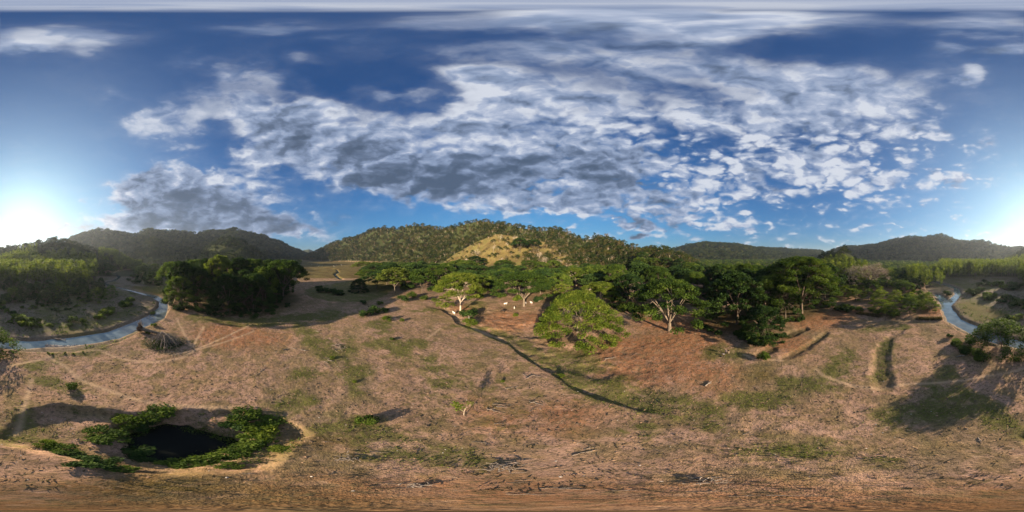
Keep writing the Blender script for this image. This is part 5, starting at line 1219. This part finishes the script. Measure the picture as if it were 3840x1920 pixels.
# ------------------------------------------------------------------ labels: each member of a group told apart by its place between landmarks
def nth(i): return ('first','second','third','fourth','fifth','sixth','seventh','eighth','ninth','tenth','eleventh','twelfth')[i] if i < 12 else str(i+1)+('th' if 10 < (i+1) % 100 < 14 else {1:'st',2:'nd',3:'rd'}.get((i+1) % 10, 'th'))
SPAN = {  # group: (short look, landmark at the lower bearing, landmark at the higher bearing)
 'trees of the shaded wood': ('dark green tree in the shaded wood', 'the red pasture', 'the bare pink tree'),
 'canopy trees beyond the wood': ('flat crown in the canopy beyond the wood', 'the knoll', 'the bare pink tree'),
 'umbrella trees below the hill': ('umbrella tree below the forested hill', 'the valley meadow', 'the knoll'),
 'flat trees below the knoll': ('flat tree in the belt below the knoll', 'the tall pale trunk', 'the shaded wood'),
 'inner trees of the riverside grove': ('dark tree inside the riverside grove', 'the river', 'the valley meadow'),
 'trees beyond the river bend': ('green tree beyond the river bend', 'the plantation', 'the grove'),
 'dark trees at the head of the bend': ('dark tree at the head of the river bend', 'the plantation', 'the grove'),
 'trees behind the bare pink tree': ('green tree behind the bare pink tree', 'the pink tree', 'the river'),
 'thicket under the giant tree': ('low pale green thicket tree', 'the giant tree', 'the pink tree'),
 'thicket by the fence': ('low round tree in the fence thicket', 'the pink tree', 'the river'),
 'trees in front of the plantation': ('dark rounded tree before the plantation', 'the sunward end', 'the river bend'),
 'teak front row across the river': ('slender front-row teak across the river', 'the river', 'the sunward end'),
 'teak clump by the river': ('slender teak in the riverside clump', 'the pink tree', 'the river'),
 'teak front row behind the scrub': ('slender backlit teak behind the scrub', 'the sunward end', 'the river bend'),
 'teak clump above the pink tree': ('slender teak above the pink tree', 'the giant tree', 'the river'),
 'leafless trees in the floodplain scrub': ('pale leafless tree in dark scrub', 'the sunward end', 'the river bend'),
 'leafless trees at the foot of the hill': ('pale leafless tree below the hill', 'the valley meadow', 'the shaded wood'),
 'row of bushes above the gravel bank': ('bush above the gravel bank', 'the sunward end', 'the river bend'),
 'bushes on the inner river bend': ('bush on the inner river bend', 'the gravel bank', 'the bend'),
 'thick scrub below the plantation': ('dark scrub bush below the plantation', 'the sunward end', 'the river bend'),
 'scattered bushes on the silt': ('scattered low bush on bare silt', 'the sunward end', 'the river bend'),
 'dark bush band across the river': ('dark bush in the band across the river', 'the river', 'the sunward end'),
 'bushes in front of the far teak row': ('bush before the far teak row', 'the river', 'the sunward end'),
 'bushes between fence and river': ('bush between fence and river', 'the fence', 'the river'),
 'bushes beyond the sandy reach': ('green bush beyond the sandy reach', 'the plantation', 'the grove'),
 'large bushes near the grove': ('large green bush near the grove', 'the river', 'the grove'),
 'undergrowth at the grove edge': ('dark undergrowth bush at the grove edge', 'the river', 'the valley meadow'),
 'bushes at the wood edge': ('green bush at the wood edge', 'the bright green tree', 'the thick short trunk'),
 'bushes over the gully': ('drooping dark bush over the gully', 'the people', 'the fence'),
 'bushes along the inner fence': ('bush along the inner fence', 'the giant tree', 'the river'),
 'shrubs under the bank tree': ('low shrub under the bank tree', 'the fence', 'the tree'),
 'low bushes in the shaded meadow': ('low dark bush in the shaded meadow', 'the grove', 'the round dark tree'),
 'tufts along the bank top': ('bright tuft on the bank top', 'the bank tree', 'the brush pile'),
 'undergrowth below the umbrella trees': ('green bush under the umbrella trees', 'the valley meadow', 'the knoll'),
 'undergrowth behind the cattle': ('green bush behind the cattle', 'the tall pale trunk', 'the shaded wood'),
 'posts of the broken fence': ('thin grey post of the broken fence', 'the giant tree', 'the river'),
 'distant cattle on the valley meadow': ('distant white cow on the valley meadow', 'the grove', 'the hill'),
}
GR = {}
for o in bpy.data.objects:
    if o.get('group') and o.get('category'): GR.setdefault(o['group'], []).append(o)
def bearing(o):
    b = float(px_of(np.array([o.location.x]), np.array([o.location.y]))[0]); return b+3840 if (b < 1400 and wrap) else b
for g, L_ in GR.items():
    if g in SPAN:
        d_, a_, b_ = SPAN[g]; xs = [float(px_of(np.array([o.location.x]), np.array([o.location.y]))[0]) for o in L_]; wrap = max(xs)-min(xs) > 1920
        L_.sort(key=bearing); n = len(L_)
        for i, o in enumerate(L_): o['label'] = f"{d_}, {nth(i)} from {a_}" if i < (n+1)//2 else f"{d_}, {nth(n-1-i)} from {b_}"
LM = [('the leaning sapling', 1740, 1560), ('the tangled twig pile', 1265, 1302), ('the pond', 700, 1640), ('the people', 2730, 1326), ('the pale path end', 3060, 1385), ('the flat twig heap', 1880, 1755), ('the brush pile', 610, 1318),
      ('the gully lip', 2060, 1398), ('the pale twig heap', 2650, 1800), ('the broken fence', 3440, 1202), ('the dark ditch', 3305, 1400), ('the bank tree', 3740, 1330), ('the dark twig heap', 1570, 1822), ('the brown twig heap', 1300, 1720)]
LMP = [(n_, *G(a, b)) for n_, a, b in LM]
for g, w_ in (('bleached logs on the pasture', 'short bleached log'), ('thin branches strewn on the pasture', 'thin bleached branch')):
    bins = {}
    for o in GR.get(g, []):
        k = min(LMP, key=lambda l: math.hypot(l[1]-o.location.x, l[2]-o.location.y)); bins.setdefault(k[0], []).append((math.hypot(k[1]-o.location.x, k[2]-o.location.y), o))
    for k, L_ in bins.items():
        for i, (_, o) in enumerate(sorted(L_, key=lambda q: q[0])): o['label'] = f"{w_} on pasture, {nth(i)} out from {k}"
